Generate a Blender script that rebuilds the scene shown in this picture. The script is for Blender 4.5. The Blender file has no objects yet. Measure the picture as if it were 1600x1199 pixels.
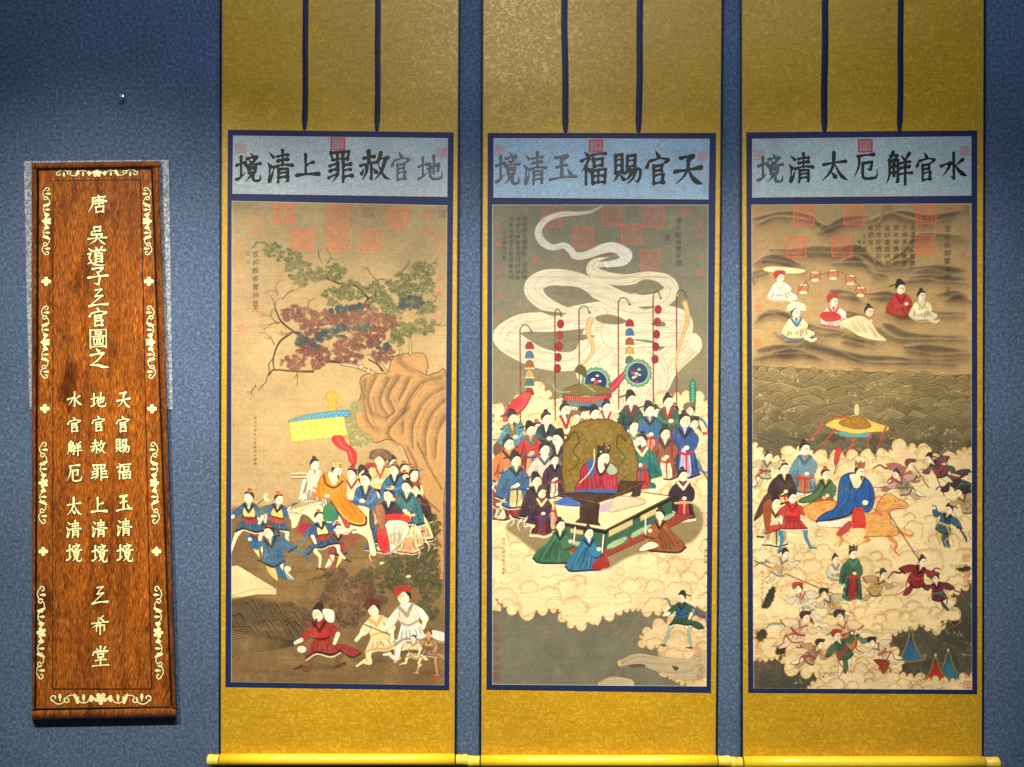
import bpy, math, random
import numpy as np

# ------------------------------------------------------------------ camera, world, lamps
scene = bpy.context.scene
S = 0.0022          # metres on the wall per photo pixel
D = 3.30            # camera distance from the wall
CX, CY = 800.0, 599.5

cam_data = bpy.data.cameras.new('camera')
cam = bpy.data.objects.new('camera', cam_data)
scene.collection.objects.link(cam)
cam.location = (0, -D, 0)
cam.rotation_euler = (math.radians(90), 0, 0)
cam_data.sensor_fit = 'HORIZONTAL'
cam_data.angle = 2 * math.atan(800 * S / D)
cam_data.clip_start = 0.05
cam_data.clip_end = 60
scene.camera = cam

world = bpy.data.worlds.new('World')
scene.world = world
world.use_nodes = True
bg = world.node_tree.nodes['Background']
bg.inputs['Color'].default_value = (0.34, 0.40, 0.52, 1)
bg.inputs['Strength'].default_value = 0.10

scene.view_settings.view_transform = 'Standard'
scene.view_settings.look = 'None'
scene.view_settings.exposure = 0.0
scene.view_settings.gamma = 1.0
scene.view_settings.use_curve_mapping = False


def aim(o, target):
    import mathutils
    d = mathutils.Vector(target) - o.location
    o.rotation_euler = d.to_track_quat('-Z', 'Y').to_euler()


def spot(name, loc, target, power, angle, color, blend=1.0, size=0.06):
    l = bpy.data.lights.new(name, 'SPOT')
    l.energy = power
    l.spot_size = math.radians(angle)
    l.spot_blend = blend
    l.color = color
    l.shadow_soft_size = size
    o = bpy.data.objects.new(name, l)
    scene.collection.objects.link(o)
    o.location = loc
    aim(o, target)
    return o


WARM = (1.0, 0.93, 0.80)
for sx, pw, tz in ((-1.42, 600, -0.36), (-0.58, 560, -0.60), (0.32, 560, -0.60), (1.15, 500, -0.60)):
    spot('ceiling_spot', (sx, -2.6, 2.2), (sx, 0, tz), pw, 44, WARM)
spot('fill_flood', (0.0, -2.6, 2.25), (0.0, 0, 0.1), 105, 130, WARM, 1.0, 0.2)  # added fill light, lifts the dim upper part of wall and scrolls

al = bpy.data.lights.new('cool_ceiling_panel', 'AREA')
al.shape = 'RECTANGLE'
al.size = 3.2
al.size_y = 0.35
al.energy = 30
al.color = (0.42, 0.60, 1.0)
ao = bpy.data.objects.new('cool_ceiling_panel', al)
scene.collection.objects.link(ao)
ao.location = (0.25, -1.5, 2.5)
aim(ao, (0.25, 0.0, 0.75))


# ------------------------------------------------------------------ helpers
def W(px, py, d):
    """world point that stands at depth d before the wall and shows at photo pixel px,py"""
    k = (D - d) / D * S
    return ((px - CX) * k, -d, (CY - py) * k)


def s2l(c):
    c = np.asarray(c, dtype=np.float64) / 255.0
    return np.where(c <= 0.04045, c / 12.92, ((c + 0.055) / 1.055) ** 2.4)


def lin(r, g, b):
    v = s2l((r, g, b))
    return (float(v[0]), float(v[1]), float(v[2]), 1.0)


def tag(o, label=None, cat=None, group=None, kind=None):
    if label: o['label'] = label
    if cat: o['category'] = cat
    if group: o['group'] = group
    if kind: o['kind'] = kind
    return o


def empty(name, loc):
    o = bpy.data.objects.new(name, None)
    scene.collection.objects.link(o)
    o.location = loc
    o.empty_display_size = 0.05
    return o


def mesh_obj(name, verts, faces, mats, parent=None, org=(0, 0, 0), smooth=False, fmat=None):
    v = np.asarray(verts, dtype=np.float64) - np.asarray(org)
    me = bpy.data.meshes.new(name)
    me.from_pydata([tuple(p) for p in v], [], [tuple(f) for f in faces])
    if not isinstance(mats, (list, tuple)): mats = [mats]
    for m in mats: me.materials.append(m)
    if fmat is not None:
        me.polygons.foreach_set('material_index', np.asarray(fmat, dtype=np.int32))
    if smooth:
        me.polygons.foreach_set('use_smooth', np.ones(len(me.polygons), dtype=bool))
    me.update()
    o = bpy.data.objects.new(name, me)
    scene.collection.objects.link(o)
    if parent is not None: o.parent = parent
    return o


def grid_mesh(name, P, mat, parent, org, colors=None, smooth=True):
    """P: (H,W,3) points, rows from the top down, columns left to right"""
    H, Wd = P.shape[:2]
    v = (P.reshape(-1, 3) - np.asarray(org)).astype(np.float32)
    i = np.arange(H * Wd).reshape(H, Wd)
    q = np.stack([i[1:, :-1], i[1:, 1:], i[:-1, 1:], i[:-1, :-1]], axis=-1).reshape(-1, 4)
    me = bpy.data.meshes.new(name)
    me.vertices.add(len(v))
    me.vertices.foreach_set('co', v.ravel())
    me.loops.add(q.size)
    me.loops.foreach_set('vertex_index', q.ravel().astype(np.int32))
    me.polygons.add(len(q))
    me.polygons.foreach_set('loop_start', (np.arange(len(q)) * 4).astype(np.int32))
    me.polygons.foreach_set('use_smooth', np.full(len(q), smooth, dtype=bool))
    me.update(calc_edges=True)
    me.validate()
    if colors is not None:
        a = me.color_attributes.new('Col', 'FLOAT_COLOR', 'POINT')
        c = np.ones((len(v), 4), dtype=np.float32)
        c[:, :3] = colors.reshape(-1, 3)
        a.data.foreach_set('color', c.ravel())
    me.materials.append(mat)
    o = bpy.data.objects.new(name, me)
    scene.collection.objects.link(o)
    o.parent = parent
    return o


# ------------------------------------------------------------------ materials
def new_mat(name):
    m = bpy.data.materials.new(name)
    m.use_nodes = True
    nt = m.node_tree
    b = nt.nodes['Principled BSDF']
    return m, nt, b


def N(nt, t, **kw):
    n = nt.nodes.new(t)
    for k, v in kw.items():
        if k in n.inputs: n.inputs[k].default_value = v
        else: setattr(n, k, v)
    return n


def coords(nt, scale=(1, 1, 1), loc=(0, 0, 0)):
    tc = N(nt, 'ShaderNodeTexCoord')
    mp = N(nt, 'ShaderNodeMapping')
    mp.inputs['Scale'].default_value = scale
    mp.inputs['Location'].default_value = loc
    nt.links.new(tc.outputs['Object'], mp.inputs['Vector'])
    return mp.outputs['Vector']


def noise(nt, vec, scale, detail=2, rough=0.5, dist=0.0):
    n = N(nt, 'ShaderNodeTexNoise')
    n.inputs['Scale'].default_value = scale
    n.inputs['Detail'].default_value = detail
    n.inputs['Roughness'].default_value = rough
    n.inputs['Distortion'].default_value = dist
    nt.links.new(vec, n.inputs['Vector'])
    return n.outputs['Fac']


def ramp(nt, fac, stops, interp='LINEAR'):
    r = N(nt, 'ShaderNodeValToRGB')
    cr = r.color_ramp
    cr.interpolation = interp
    while len(cr.elements) > len(stops): cr.elements.remove(cr.elements[-1])
    while len(cr.elements) < len(stops): cr.elements.new(0.5)
    for e, (p, c) in zip(cr.elements, stops):
        e.position = p
        e.color = c if len(c) == 4 else (c[0], c[1], c[2], 1)
    nt.links.new(fac, r.inputs['Fac'])
    return r.outputs['Color']


def mix(nt, fac, a, b, mode='MIX'):
    n = N(nt, 'ShaderNodeMix', data_type='RGBA', blend_type=mode)
    for sock, val in ((0, fac), (6, a), (7, b)):
        if isinstance(val, (int, float)): n.inputs[sock].default_value = val
        elif isinstance(val, tuple): n.inputs[sock].default_value = val
        else: nt.links.new(val, n.inputs[sock])
    return n.outputs[2]


def math_n(nt, op, a, b=0.0):
    n = N(nt, 'ShaderNodeMath', operation=op)
    for i, v in enumerate((a, b)):
        if isinstance(v, (int, float)): n.inputs[i].default_value = v
        else: nt.links.new(v, n.inputs[i])
    return n.outputs[0]


def bump(nt, b, height, strength, dist):
    n = N(nt, 'ShaderNodeBump')
    n.inputs['Strength'].default_value = strength
    n.inputs['Distance'].default_value = dist
    nt.links.new(height, n.inputs['Height'])
    nt.links.new(n.outputs['Normal'], b.inputs['Normal'])


G = lambda v: (v, v, v, 1)


def mat_wall():
    m, nt, b = new_mat('blue_felt')
    v = coords(nt)
    n1 = noise(nt, v, 95, 5, 0.72)
    n2 = noise(nt, coords(nt, (1, 1, 1), (3, 1, 7)), 330, 3, 0.65)
    n3 = noise(nt, v, 2.2, 3, 0.5)
    c1 = ramp(nt, n1, [(0.30, lin(50, 67, 90)), (0.50, lin(78, 96, 122)), (0.72, lin(120, 136, 160))])
    c2 = ramp(nt, n2, [(0.34, G(0.80)), (0.55, G(1.0)), (0.74, G(1.24))])
    c3 = ramp(nt, n3, [(0.3, G(0.84)), (0.7, G(1.12))])
    c = mix(nt, 1.0, mix(nt, 1.0, c1, c2, 'MULTIPLY'), c3, 'MULTIPLY')
    nt.links.new(c, b.inputs['Base Color'])
    b.inputs['Roughness'].default_value = 0.85
    b.inputs['Specular IOR Level'].default_value = 0.2
    bump(nt, b, n2, 0.25, 0.002)
    return m


def mat_felt_grey():
    m, nt, b = new_mat('grey_felt')
    v = coords(nt)
    n1 = noise(nt, v, 130, 4, 0.7)
    n2 = noise(nt, v, 380, 2, 0.6)
    c1 = ramp(nt, n1, [(0.32, lin(74, 84, 98)), (0.5, lin(140, 148, 156)), (0.68, lin(214, 216, 214))])
    c2 = ramp(nt, n2, [(0.35, G(0.6)), (0.65, G(1.25))])
    nt.links.new(mix(nt, 1.0, c1, c2, 'MULTIPLY'), b.inputs['Base Color'])
    b.inputs['Roughness'].default_value = 0.8
    bump(nt, b, n1, 0.4, 0.003)
    return m


def mat_gold():
    m, nt, b = new_mat('gold_brocade')
    v = coords(nt)
    warp = N(nt, 'ShaderNodeTexNoise')
    warp.inputs['Scale'].default_value = 60
    warp.inputs['Detail'].default_value = 1
    nt.links.new(v, warp.inputs['Vector'])
    wv = N(nt, 'ShaderNodeVectorMath', operation='MULTIPLY_ADD')
    nt.links.new(warp.outputs['Color'], wv.inputs[0])
    wv.inputs[1].default_value = (0.022, 0.022, 0.022)
    nt.links.new(v, wv.inputs[2])
    n1 = noise(nt, wv.outputs[0], 66, 0, 0.5)
    band = math_n(nt, 'ABSOLUTE', math_n(nt, 'SUBTRACT', n1, 0.5))
    pat = ramp(nt, band, [(0.030, G(1)), (0.066, G(0))])
    n2 = noise(nt, wv.outputs[0], 46, 1, 0.5)
    blot = ramp(nt, n2, [(0.50, G(0)), (0.54, G(1))])
    pat2 = mix(nt, 0.12, pat, blot)
    sl = noise(nt, coords(nt, (2.0, 1, 46)), 5, 3, 0.6)
    weave = noise(nt, coords(nt, (420, 1, 60)), 6, 1, 0.5)
    big = noise(nt, v, 3.0, 3, 0.55)
    c = mix(nt, pat2, lin(188, 143, 17), lin(212, 170, 36))
    c = mix(nt, 1.0, c, ramp(nt, sl, [(0.3, G(0.86)), (0.7, G(1.10))]), 'MULTIPLY')
    c = mix(nt, 1.0, c, ramp(nt, weave, [(0.3, G(0.95)), (0.7, G(1.04))]), 'MULTIPLY')
    c = mix(nt, 1.0, c, ramp(nt, big, [(0.3, (0.90, 0.88, 0.8, 1)), (0.7, (1.06, 1.06, 1.1, 1))]), 'MULTIPLY')
    nt.links.new(c, b.inputs['Base Color'])
    nt.links.new(ramp(nt, pat2, [(0, G(0.46)), (1, G(0.34))]), b.inputs['Roughness'])
    b.inputs['Specular IOR Level'].default_value = 0.45
    b.inputs['Sheen Weight'].default_value = 0.12
    bump(nt, b, pat2, 0.06, 0.001)
    return m


def mat_plain(name, rgb, rough=0.5, spec=0.5, var=0.25, scale=60, metal=0.0, coat=0.0, bmp=0.0):
    m, nt, b = new_mat(name)
    n1 = noise(nt, coords(nt), scale, 3, 0.6)
    c = mix(nt, 1.0, lin(*rgb), ramp(nt, n1, [(0.3, G(1 - var)), (0.7, G(1 + var))]), 'MULTIPLY')
    nt.links.new(c, b.inputs['Base Color'])
    b.inputs['Roughness'].default_value = rough
    b.inputs['Specular IOR Level'].default_value = spec
    b.inputs['Metallic'].default_value = metal
    b.inputs['Coat Weight'].default_value = coat
    if bmp: bump(nt, b, n1, bmp, 0.001)
    return m


def mat_painted(name, rough=0.55, spec=0.35, weave=0.10, fleck=False):
    m, nt, b = new_mat(name)
    at = N(nt, 'ShaderNodeAttribute', attribute_name='Col')
    w1 = noise(nt, coords(nt, (30, 1, 340)), 4, 2, 0.6)
    w2 = noise(nt, coords(nt, (340, 1, 30)), 4, 2, 0.6)
    c = mix(nt, 1.0, at.outputs['Color'], ramp(nt, w1, [(0.3, G(1 - weave)), (0.7, G(1 + weave))]), 'MULTIPLY')
    c = mix(nt, 1.0, c, ramp(nt, w2, [(0.3, G(1 - weave)), (0.7, G(1 + weave))]), 'MULTIPLY')
    nt.links.new(c, b.inputs['Base Color'])
    b.inputs['Roughness'].default_value = rough
    b.inputs['Specular IOR Level'].default_value = spec
    if fleck:
        f = noise(nt, coords(nt), 330, 1, 0.5)
        nt.links.new(ramp(nt, f, [(0.52, G(0.62)), (0.64, G(0.22))]), b.inputs['Roughness'])
        bump(nt, b, f, 0.6, 0.002)
    return m


def mat_wood(name, dark, midc, light, rough=0.30):
    m, nt, b = new_mat(name)
    wob = noise(nt, coords(nt, (7, 1, 5)), 1.6, 3, 0.6)
    tc = coords(nt, (1, 1, 1))
    wv = N(nt, 'ShaderNodeCombineXYZ')
    nt.links.new(math_n(nt, 'MULTIPLY', wob, 0.045), wv.inputs[0])
    add = N(nt, 'ShaderNodeVectorMath', operation='ADD')
    nt.links.new(tc, add.inputs[0]); nt.links.new(wv.outputs[0], add.inputs[1])
    mp = N(nt, 'ShaderNodeMapping')
    mp.inputs['Scale'].default_value = (230, 1, 15)
    nt.links.new(add.outputs[0], mp.inputs['Vector'])
    fine = noise(nt, mp.outputs['Vector'], 2.2, 5, 0.72, 0.25)
    mp2 = N(nt, 'ShaderNodeMapping')
    mp2.inputs['Scale'].default_value = (16, 1, 1.6)
    nt.links.new(add.outputs[0], mp2.inputs['Vector'])
    big = noise(nt, mp2.outputs['Vector'], 1.6, 3, 0.55, 0.6)
    c1 = ramp(nt, fine, [(0.34, dark), (0.50, midc), (0.66, light)])
    c2 = ramp(nt, big, [(0.30, (0.50, 0.42, 0.38, 1)), (0.52, G(1.0)), (0.72, (1.28, 1.22, 1.1, 1))])
    mp3 = N(nt, 'ShaderNodeMapping')
    mp3.inputs['Scale'].default_value = (420, 1, 16)
    nt.links.new(add.outputs[0], mp3.inputs['Vector'])
    pore = noise(nt, mp3.outputs['Vector'], 1.6, 2, 0.6)
    c1 = mix(nt, 1.0, c1, ramp(nt, pore, [(0.36, (0.34, 0.26, 0.22, 1)), (0.48, G(1.0)), (0.66, (1.2, 1.15, 1.0, 1))]), 'MULTIPLY')
    knot = noise(nt, coords(nt, (9, 1, 4), (2, 0, 5)), 1.3, 1, 0.5)
    c3 = ramp(nt, knot, [(0.62, G(1)), (0.74, (0.42, 0.36, 0.34, 1))])
    c = mix(nt, 1.0, mix(nt, 1.0, c1, c2, 'MULTIPLY'), c3, 'MULTIPLY')
    nt.links.new(c, b.inputs['Base Color'])
    b.inputs['Roughness'].default_value = rough
    b.inputs['Coat Weight'].default_value = 0.45
    b.inputs['Coat Roughness'].default_value = 0.16
    bump(nt, b, fine, 0.18, 0.001)
    return m


M_WALL = mat_wall()
M_GREY = mat_felt_grey()
M_GOLD = mat_gold()
M_NAVY = mat_plain('navy_silk', (24, 38, 76), 0.6, 0.3, 0.35, 240)
M_RIBBON = mat_plain('dark_blue_ribbon', (9, 22, 58), 0.55, 0.3, 0.2, 300)
M_BLACK = mat_plain('black_edging', (16, 16, 20), 0.6, 0.3, 0.2)
M_LIGHTEDGE = mat_plain('pale_paper_edge', (150, 140, 100), 0.7, 0.2, 0.1)
M_ROLL = mat_plain('yellow_silk_roll', (246, 206, 40), 0.38, 0.5, 0.10, 160)
M_KNOB = mat_plain('yellow_knob_cap', (240, 206, 74), 0.40, 0.5, 0.16, 120)
M_PAINT = mat_painted('painted_silk', 0.55, 0.3, 0.09)
M_SLIP = mat_painted('flecked_slip', 0.5, 0.5, 0.05, True)
M_INK = mat_plain('black_ink', (20, 24, 26), 0.5, 0.35, 0.35, 90)
M_INK_GLARE = mat_plain('glare_grey_ink', (58, 72, 84), 0.40, 0.5, 0.4, 70)  # glare on the ink, painted in as a paler blue-grey
M_WOOD = mat_wood('rosewood', lin(56, 25, 8), lin(150, 78, 18), lin(224, 142, 54))
M_WOOD_RIM = mat_wood('rosewood_rim', lin(58, 28, 10), lin(120, 66, 22), lin(176, 110, 50), 0.2)
M_GROOVE = mat_plain('dark_groove', (34, 22, 8), 0.6, 0.3, 0.2)
M_SHELL = mat_plain('shell_inlay', (250, 238, 170), 0.45, 0.4, 0.08, 110)
M_STEEL = mat_plain('steel', (190, 190, 190), 0.3, 0.5, 0.1, 90, 1.0)


# ------------------------------------------------------------------ brush painter (pigment on silk), photo pixels as units
def cr_spline(pts, closed, n=5):
    P = np.asarray(pts, dtype=np.float64)
    k = len(P)
    if k < 3: return P
    if closed:
        idx = np.arange(k)
        p0, p1, p2, p3 = P[idx - 1], P[idx], P[(idx + 1) % k], P[(idx + 2) % k]
    else:
        E = np.vstack([2 * P[0] - P[1], P, 2 * P[-1] - P[-2]])
        p0, p1, p2, p3 = E[:-3], E[1:-2], E[2:-1], E[3:]
    out = []
    for t in np.arange(n) / n:
        out.append(0.5 * (2 * p1 + (p2 - p0) * t + (2 * p0 - 5 * p1 + 4 * p2 - p3) * t * t + (3 * p1 - p0 - 3 * p2 + p3) * t ** 3))
    Q = np.stack(out, axis=1).reshape(-1, P.shape[1])
    if not closed: Q = np.vstack([Q, P[-1]])
    return Q


def blur(a, r):
    r = int(r)
    if r < 1: return a
    for ax in (0, 1):
        for _ in range(2):
            c = np.cumsum(np.pad(a, [(r + 1, r) if i == ax else (0, 0) for i in range(2)], mode='edge'), axis=ax)
            n = a.shape[ax]
            if ax == 0: a = (c[2 * r + 1:2 * r + 1 + n] - c[:n]) / (2 * r + 1)
            else: a = (c[:, 2 * r + 1:2 * r + 1 + n] - c[:, :n]) / (2 * r + 1)
    return a


def fbm(h, w, cell, rng, octaves=4):
    out = np.zeros((h, w)); amp = 1.0; tot = 0
    for o in range(octaves):
        c = max(1.5, cell / 2 ** o)
        gh, gw = int(h / c) + 3, int(w / c) + 3
        g = rng.random((gh, gw))
        y = np.arange(h) / c; x = np.arange(w) / c
        yi = y.astype(int); xi = x.astype(int)
        fy = (y - yi)[:, None]; fx = (x - xi)[None, :]
        fy = fy * fy * (3 - 2 * fy); fx = fx * fx * (3 - 2 * fx)
        a = g[yi][:, xi]; b_ = g[yi][:, xi + 1]; c_ = g[yi + 1][:, xi]; d_ = g[yi + 1][:, xi + 1]
        out += amp * ((a * (1 - fx) + b_ * fx) * (1 - fy) + (c_ * (1 - fx) + d_ * fx) * fy)
        tot += amp; amp *= 0.5
    return out / tot


class Canvas:
    def __init__(self, x0, y0, x1, y1, col, res=1.3, seed=1):
        self.x0, self.y0, self.x1, self.y1, self.r = x0, y0, x1, y1, res
        self.w = int((x1 - x0) * res) + 1
        self.h = int((y1 - y0) * res) + 1
        self.rng = np.random.default_rng(seed)
        self.rnd = random.Random(seed)
        self.img = np.empty((self.h, self.w, 3)); self.img[:] = col

    def box(self, P, pad):
        a = ((P[:, 0].min() - self.x0) * self.r - pad, (P[:, 0].max() - self.x0) * self.r + pad,
             (P[:, 1].min() - self.y0) * self.r - pad, (P[:, 1].max() - self.y0) * self.r + pad)
        i0, i1 = max(0, int(a[0])), min(self.w, int(a[1]) + 2)
        j0, j1 = max(0, int(a[2])), min(self.h, int(a[3]) + 2)
        return i0, i1, j0, j1

    def comp(self, b, cov, col):
        i0, i1, j0, j1 = b
        sub = self.img[j0:j1, i0:i1]
        c = np.asarray(col, dtype=np.float64)
        sub += (c - sub) * cov[..., None]

    def mask(self, pts, smooth=True, soft=0, jit=0):
        P = np.asarray(pts, dtype=np.float64)[:, :2]
        if jit: P = P + self.rng.normal(0, jit, P.shape)
        if smooth: P = cr_spline(P, True, 4)
        b = self.box(P, 2 + soft * 3 * self.r)
        i0, i1, j0, j1 = b
        if i1 <= i0 or j1 <= j0: return b, None
        Q = np.column_stack([(P[:, 0] - self.x0) * self.r, (P[:, 1] - self.y0) * self.r])
        w, h = i1 - i0, j1 - j0
        cov = np.zeros((h, w))
        x1_, y1_ = Q[:, 0], Q[:, 1]
        x2_, y2_ = np.roll(x1_, -1), np.roll(y1_, -1)
        SS = 3
        for sy in range(SS):
            ys = j0 + np.arange(h) + (sy + 0.5) / SS - 0.5
            c = (y1_[None] > ys[:, None]) != (y2_[None] > ys[:, None])
            dy = np.where(y2_ == y1_, 1e-9, y2_ - y1_)
            xc = x1_[None] + (ys[:, None] - y1_[None]) / dy[None] * (x2_ - x1_)[None]
            for j in range(h):
                xs = np.sort(xc[j][c[j]])
                for a, e in zip(xs[0::2], xs[1::2]):
                    a -= i0 - 0.5; e -= i0 - 0.5
                    a = max(a, 0); e = min(e, w)
                    if e <= a: continue
                    ia, ie = int(a), min(int(e), w - 1)
                    if ia == ie: cov[j, ia] += e - a
                    else:
                        cov[j, ia] += ia + 1 - a
                        cov[j, ia + 1:ie] += 1
                        cov[j, ie] += e - ie
        cov /= SS
        np.clip(cov, 0, 1, out=cov)
        if soft: cov = blur(cov, soft * self.r)
        return b, cov

    def fill(self, pts, col, a=1.0, smooth=True, soft=0, line=None, lw=0.5, la=0.8, jit=0, tex=0):
        b, cov = self.mask(pts, smooth, soft, jit)
        if cov is None: return
        if tex:
            n = fbm(cov.shape[0], cov.shape[1], 9 * self.r, self.rng, 3)
            cov = cov * np.clip(1 - tex + 2 * tex * (n), 0, 1)
        self.comp(b, cov * a, col)
        if line is not None:
            P = list(map(tuple, np.asarray(pts)[:, :2]))
            if smooth: self.stroke(list(map(tuple, cr_spline(P, True, 4))) + [tuple(cr_spline(P, True, 4)[0])], lw, line, la, smooth=False)
            else: self.stroke(P + [P[0]], lw, line, la, smooth=False)

    def stroke(self, pts, w, col, a=1.0, w1=None, smooth=True, soft=0):
        P = np.asarray(pts, dtype=np.float64)
        if P.shape[1] == 2:
            ww = np.linspace(w, w if w1 is None else w1, len(P))
            P = np.column_stack([P, ww])
        if smooth and len(P) > 2: P = cr_spline(P, False, 4)
        rad = np.maximum(P[:, 2], 0.05) * self.r
        b = self.box(P, rad.max() + 2 + soft * 3 * self.r)
        i0, i1, j0, j1 = b
        if i1 <= i0 or j1 <= j0: return
        cov = np.zeros((j1 - j0, i1 - i0))
        X = (P[:, 0] - self.x0) * self.r; Y = (P[:, 1] - self.y0) * self.r
        for k in range(len(P) - 1):
            ra, rb = rad[k], rad[k + 1]; rm = max(ra, rb) + 1.5
            a0 = max(i0, int(min(X[k], X[k + 1]) - rm)); a1 = min(i1, int(max(X[k], X[k + 1]) + rm) + 2)
            b0 = max(j0, int(min(Y[k], Y[k + 1]) - rm)); b1 = min(j1, int(max(Y[k], Y[k + 1]) + rm) + 2)
            if a1 <= a0 or b1 <= b0: continue
            gx = np.arange(a0, a1)[None, :] - X[k]; gy = np.arange(b0, b1)[:, None] - Y[k]
            dx, dy = X[k + 1] - X[k], Y[k + 1] - Y[k]
            L = dx * dx + dy * dy + 1e-9
            t = np.clip((gx * dx + gy * dy) / L, 0, 1)
            d = np.sqrt((gx - t * dx) ** 2 + (gy - t * dy) ** 2)
            r = ra + (rb - ra) * t
            c = np.clip(r - d + 0.5, 0, 1) * np.minimum(1, r * 2)
            s = cov[b0 - j0:b1 - j0, a0 - i0:a1 - i0]
            np.maximum(s, c, out=s)
        if soft: cov = blur(cov, soft * self.r)
        self.comp(b, cov * a, col)

    def dot(self, x, y, rx, col, a=1.0, ry=None, soft=0, line=None, lw=0.4):
        ry = rx if ry is None else ry
        t = np.linspace(0, 2 * math.pi, 13)[:-1]
        self.fill(np.column_stack([x + rx * np.cos(t), y + ry * np.sin(t)]), col, a, True, soft, line, lw)

    def grain(self, cell, amp, oct=4):
        n = fbm(self.h, self.w, cell * self.r, self.rng, oct) - 0.5
        self.img *= (1 + amp * 2 * n)[..., None]

    def edge(self, col, w=1.2, a=0.8):
        for p in ([(self.x0, self.y0), (self.x1, self.y0)], [(self.x1, self.y0), (self.x1, self.y1)],
                  [(self.x1, self.y1), (self.x0, self.y1)], [(self.x0, self.y1), (self.x0, self.y0)]):
            self.stroke(p, w, col, a, smooth=False)

    def seal(self, x0, y0, x1, y1, col, a=0.8, fw=2.0, body=0.35):
        a *= 0.86; body *= 0.55
        x0 += self.rnd.uniform(-0.6, 0.6); y1 += self.rnd.uniform(-0.8, 0.8)
        self.fill([(x0, y0), (x1, y0), (x1, y1), (x0, y1)], col, a * body, False, 0.9, tex=0.4)
        for p in ([(x0, y0), (x1, y0)], [(x1, y0), (x1, y1)], [(x1, y1), (x0, y1)], [(x0, y1), (x0, y0)]):
            self.stroke(p, fw * 0.5, col, a, smooth=False, soft=0.5)
        w, h = x1 - x0, y1 - y0
        nc = max(1, int(w / 8)); nr = max(1, int(h / 8))
        for i in range(nc):
            for j in range(nr):
                ax, ay = x0 + fw + (w - 2 * fw) * i / nc, y0 + fw + (h - 2 * fw) * j / nr
                cw, ch = (w - 2 * fw) / nc, (h - 2 * fw) / nr
                for _ in range(5):
                    if self.rnd.random() < 0.5:
                        yy = ay + ch * self.rnd.choice((0.2, 0.45, 0.7, 0.9))
                        self.stroke([(ax + cw * 0.12, yy), (ax + cw * 0.88, yy)], 0.4, col, a * 0.75, smooth=False)
                    else:
                        xx = ax + cw * self.rnd.choice((0.15, 0.4, 0.6, 0.85))
                        self.stroke([(xx, ay + ch * 0.12), (xx, ay + ch * 0.88)], 0.4, col, a * 0.75, smooth=False)

    def leaves(self, cx, cy, rx, ry, n, cols, size=2.0, a=0.9, wash=None, wa=0.5):
        """a clump made of many small tufts with gaps between them"""
        k = max(5, int(rx * ry / 6))
        n = int(n * 2.6)
        for _ in range(k):
            th = self.rnd.random() * 6.283; q = math.sqrt(self.rnd.random())
            tx, ty = cx + rx * 0.92 * q * math.cos(th), cy + ry * 0.92 * q * math.sin(th)
            tr = self.rnd.uniform(2.2, 4.6)
            if wash is not None: self.dot(tx, ty, tr * 0.95, wash, wa * self.rnd.uniform(0.30, 0.85), tr * 0.7, 0.8)
            for _ in range(max(3, int(n / k))):
                an = self.rnd.random() * 6.283; rr = tr * math.sqrt(self.rnd.random())
                x, y = tx + rr * math.cos(an), ty + rr * 0.75 * math.sin(an)
                an = self.rnd.random() * 3.14; l = size * self.rnd.uniform(0.35, 0.8)
                self.stroke([(x - l * math.cos(an), y - l * math.sin(an)), (x + l * math.cos(an), y + l * math.sin(an))],
                            0.48, self.rnd.choice(cols), a, 0.25, smooth=False)

    def twig(self, x, y, ang, ln, w, col, depth=4, spread=0.6):
        pts = [(x, y)]
        for i in range(3):
            ang += self.rnd.uniform(-0.28, 0.28)
            x += ln / 3 * math.cos(ang); y += ln / 3 * math.sin(ang)
            pts.append((x, y))
        self.stroke(pts, w, col, 0.9, w * 0.65)
        if depth > 0:
            for k in range(2 if depth > 1 else 3):
                p = pts[self.rnd.choice((1, 2, 3))] if k else pts[3]
                self.twig(p[0], p[1], ang + self.rnd.choice((-1, 1)) * self.rnd.uniform(0.25, spread + 0.35), ln * self.rnd.uniform(0.55, 0.8), w * 0.62, col, depth - 1, spread)

    def text(self, s, x, y, size, pitch, col, a=0.9):
        """vertical column of small brush-written characters"""
        for ch in s:
            an = self.rnd.uniform(-0.22, 0.02); ca, sa = math.cos(an), math.sin(an)
            kx, ky = size * self.rnd.uniform(0.80, 1.02), size * self.rnd.uniform(0.82, 1.0); ox = self.rnd.uniform(-0.5, 0.5)
            if ch != ' ':
                for poly in glyph_tris(ch):
                    px, py = (poly[:, 0] - 0.5) * kx, (0.42 - poly[:, 1]) * ky
                    P = np.column_stack([x + ox + px * ca - py * sa - py * 0.10, y + 0.48 * size + px * sa * 1.6 + py * ca])
                    self.fill(P, col, min(1, a * 1.1), False)
                    self.stroke(np.vstack([P, P[:1]]), 0.09, col, a * 0.45, smooth=False)
            y += pitch

    def age(self, silk, amount=0.16, seed=5):
        """wear: pigment rubbed back to the silk in patches, fine horizontal creases and vertical streaks"""
        rng = np.random.default_rng(seed)
        n = fbm(self.h, self.w, 26 * self.r, rng, 5)
        f = fbm(self.h, self.w, 2.2 * self.r, rng, 2)
        m = np.clip((n - 0.46) * 3.0, 0, 1) * (0.5 + f) * amount + amount * 0.35 * f
        self.img += (np.asarray(silk) - self.img) * np.clip(m, 0, 1)[..., None]
        rows = 1 + 0.05 * (fbm(self.h, 2, 2.0, rng, 3)[:, :1] - 0.5) + 0.05 * (fbm(self.h, self.w, 60, rng, 2) - 0.5)
        self.img *= (rows * (1 + 0.13 * (f - 0.5)))[..., None]
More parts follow.
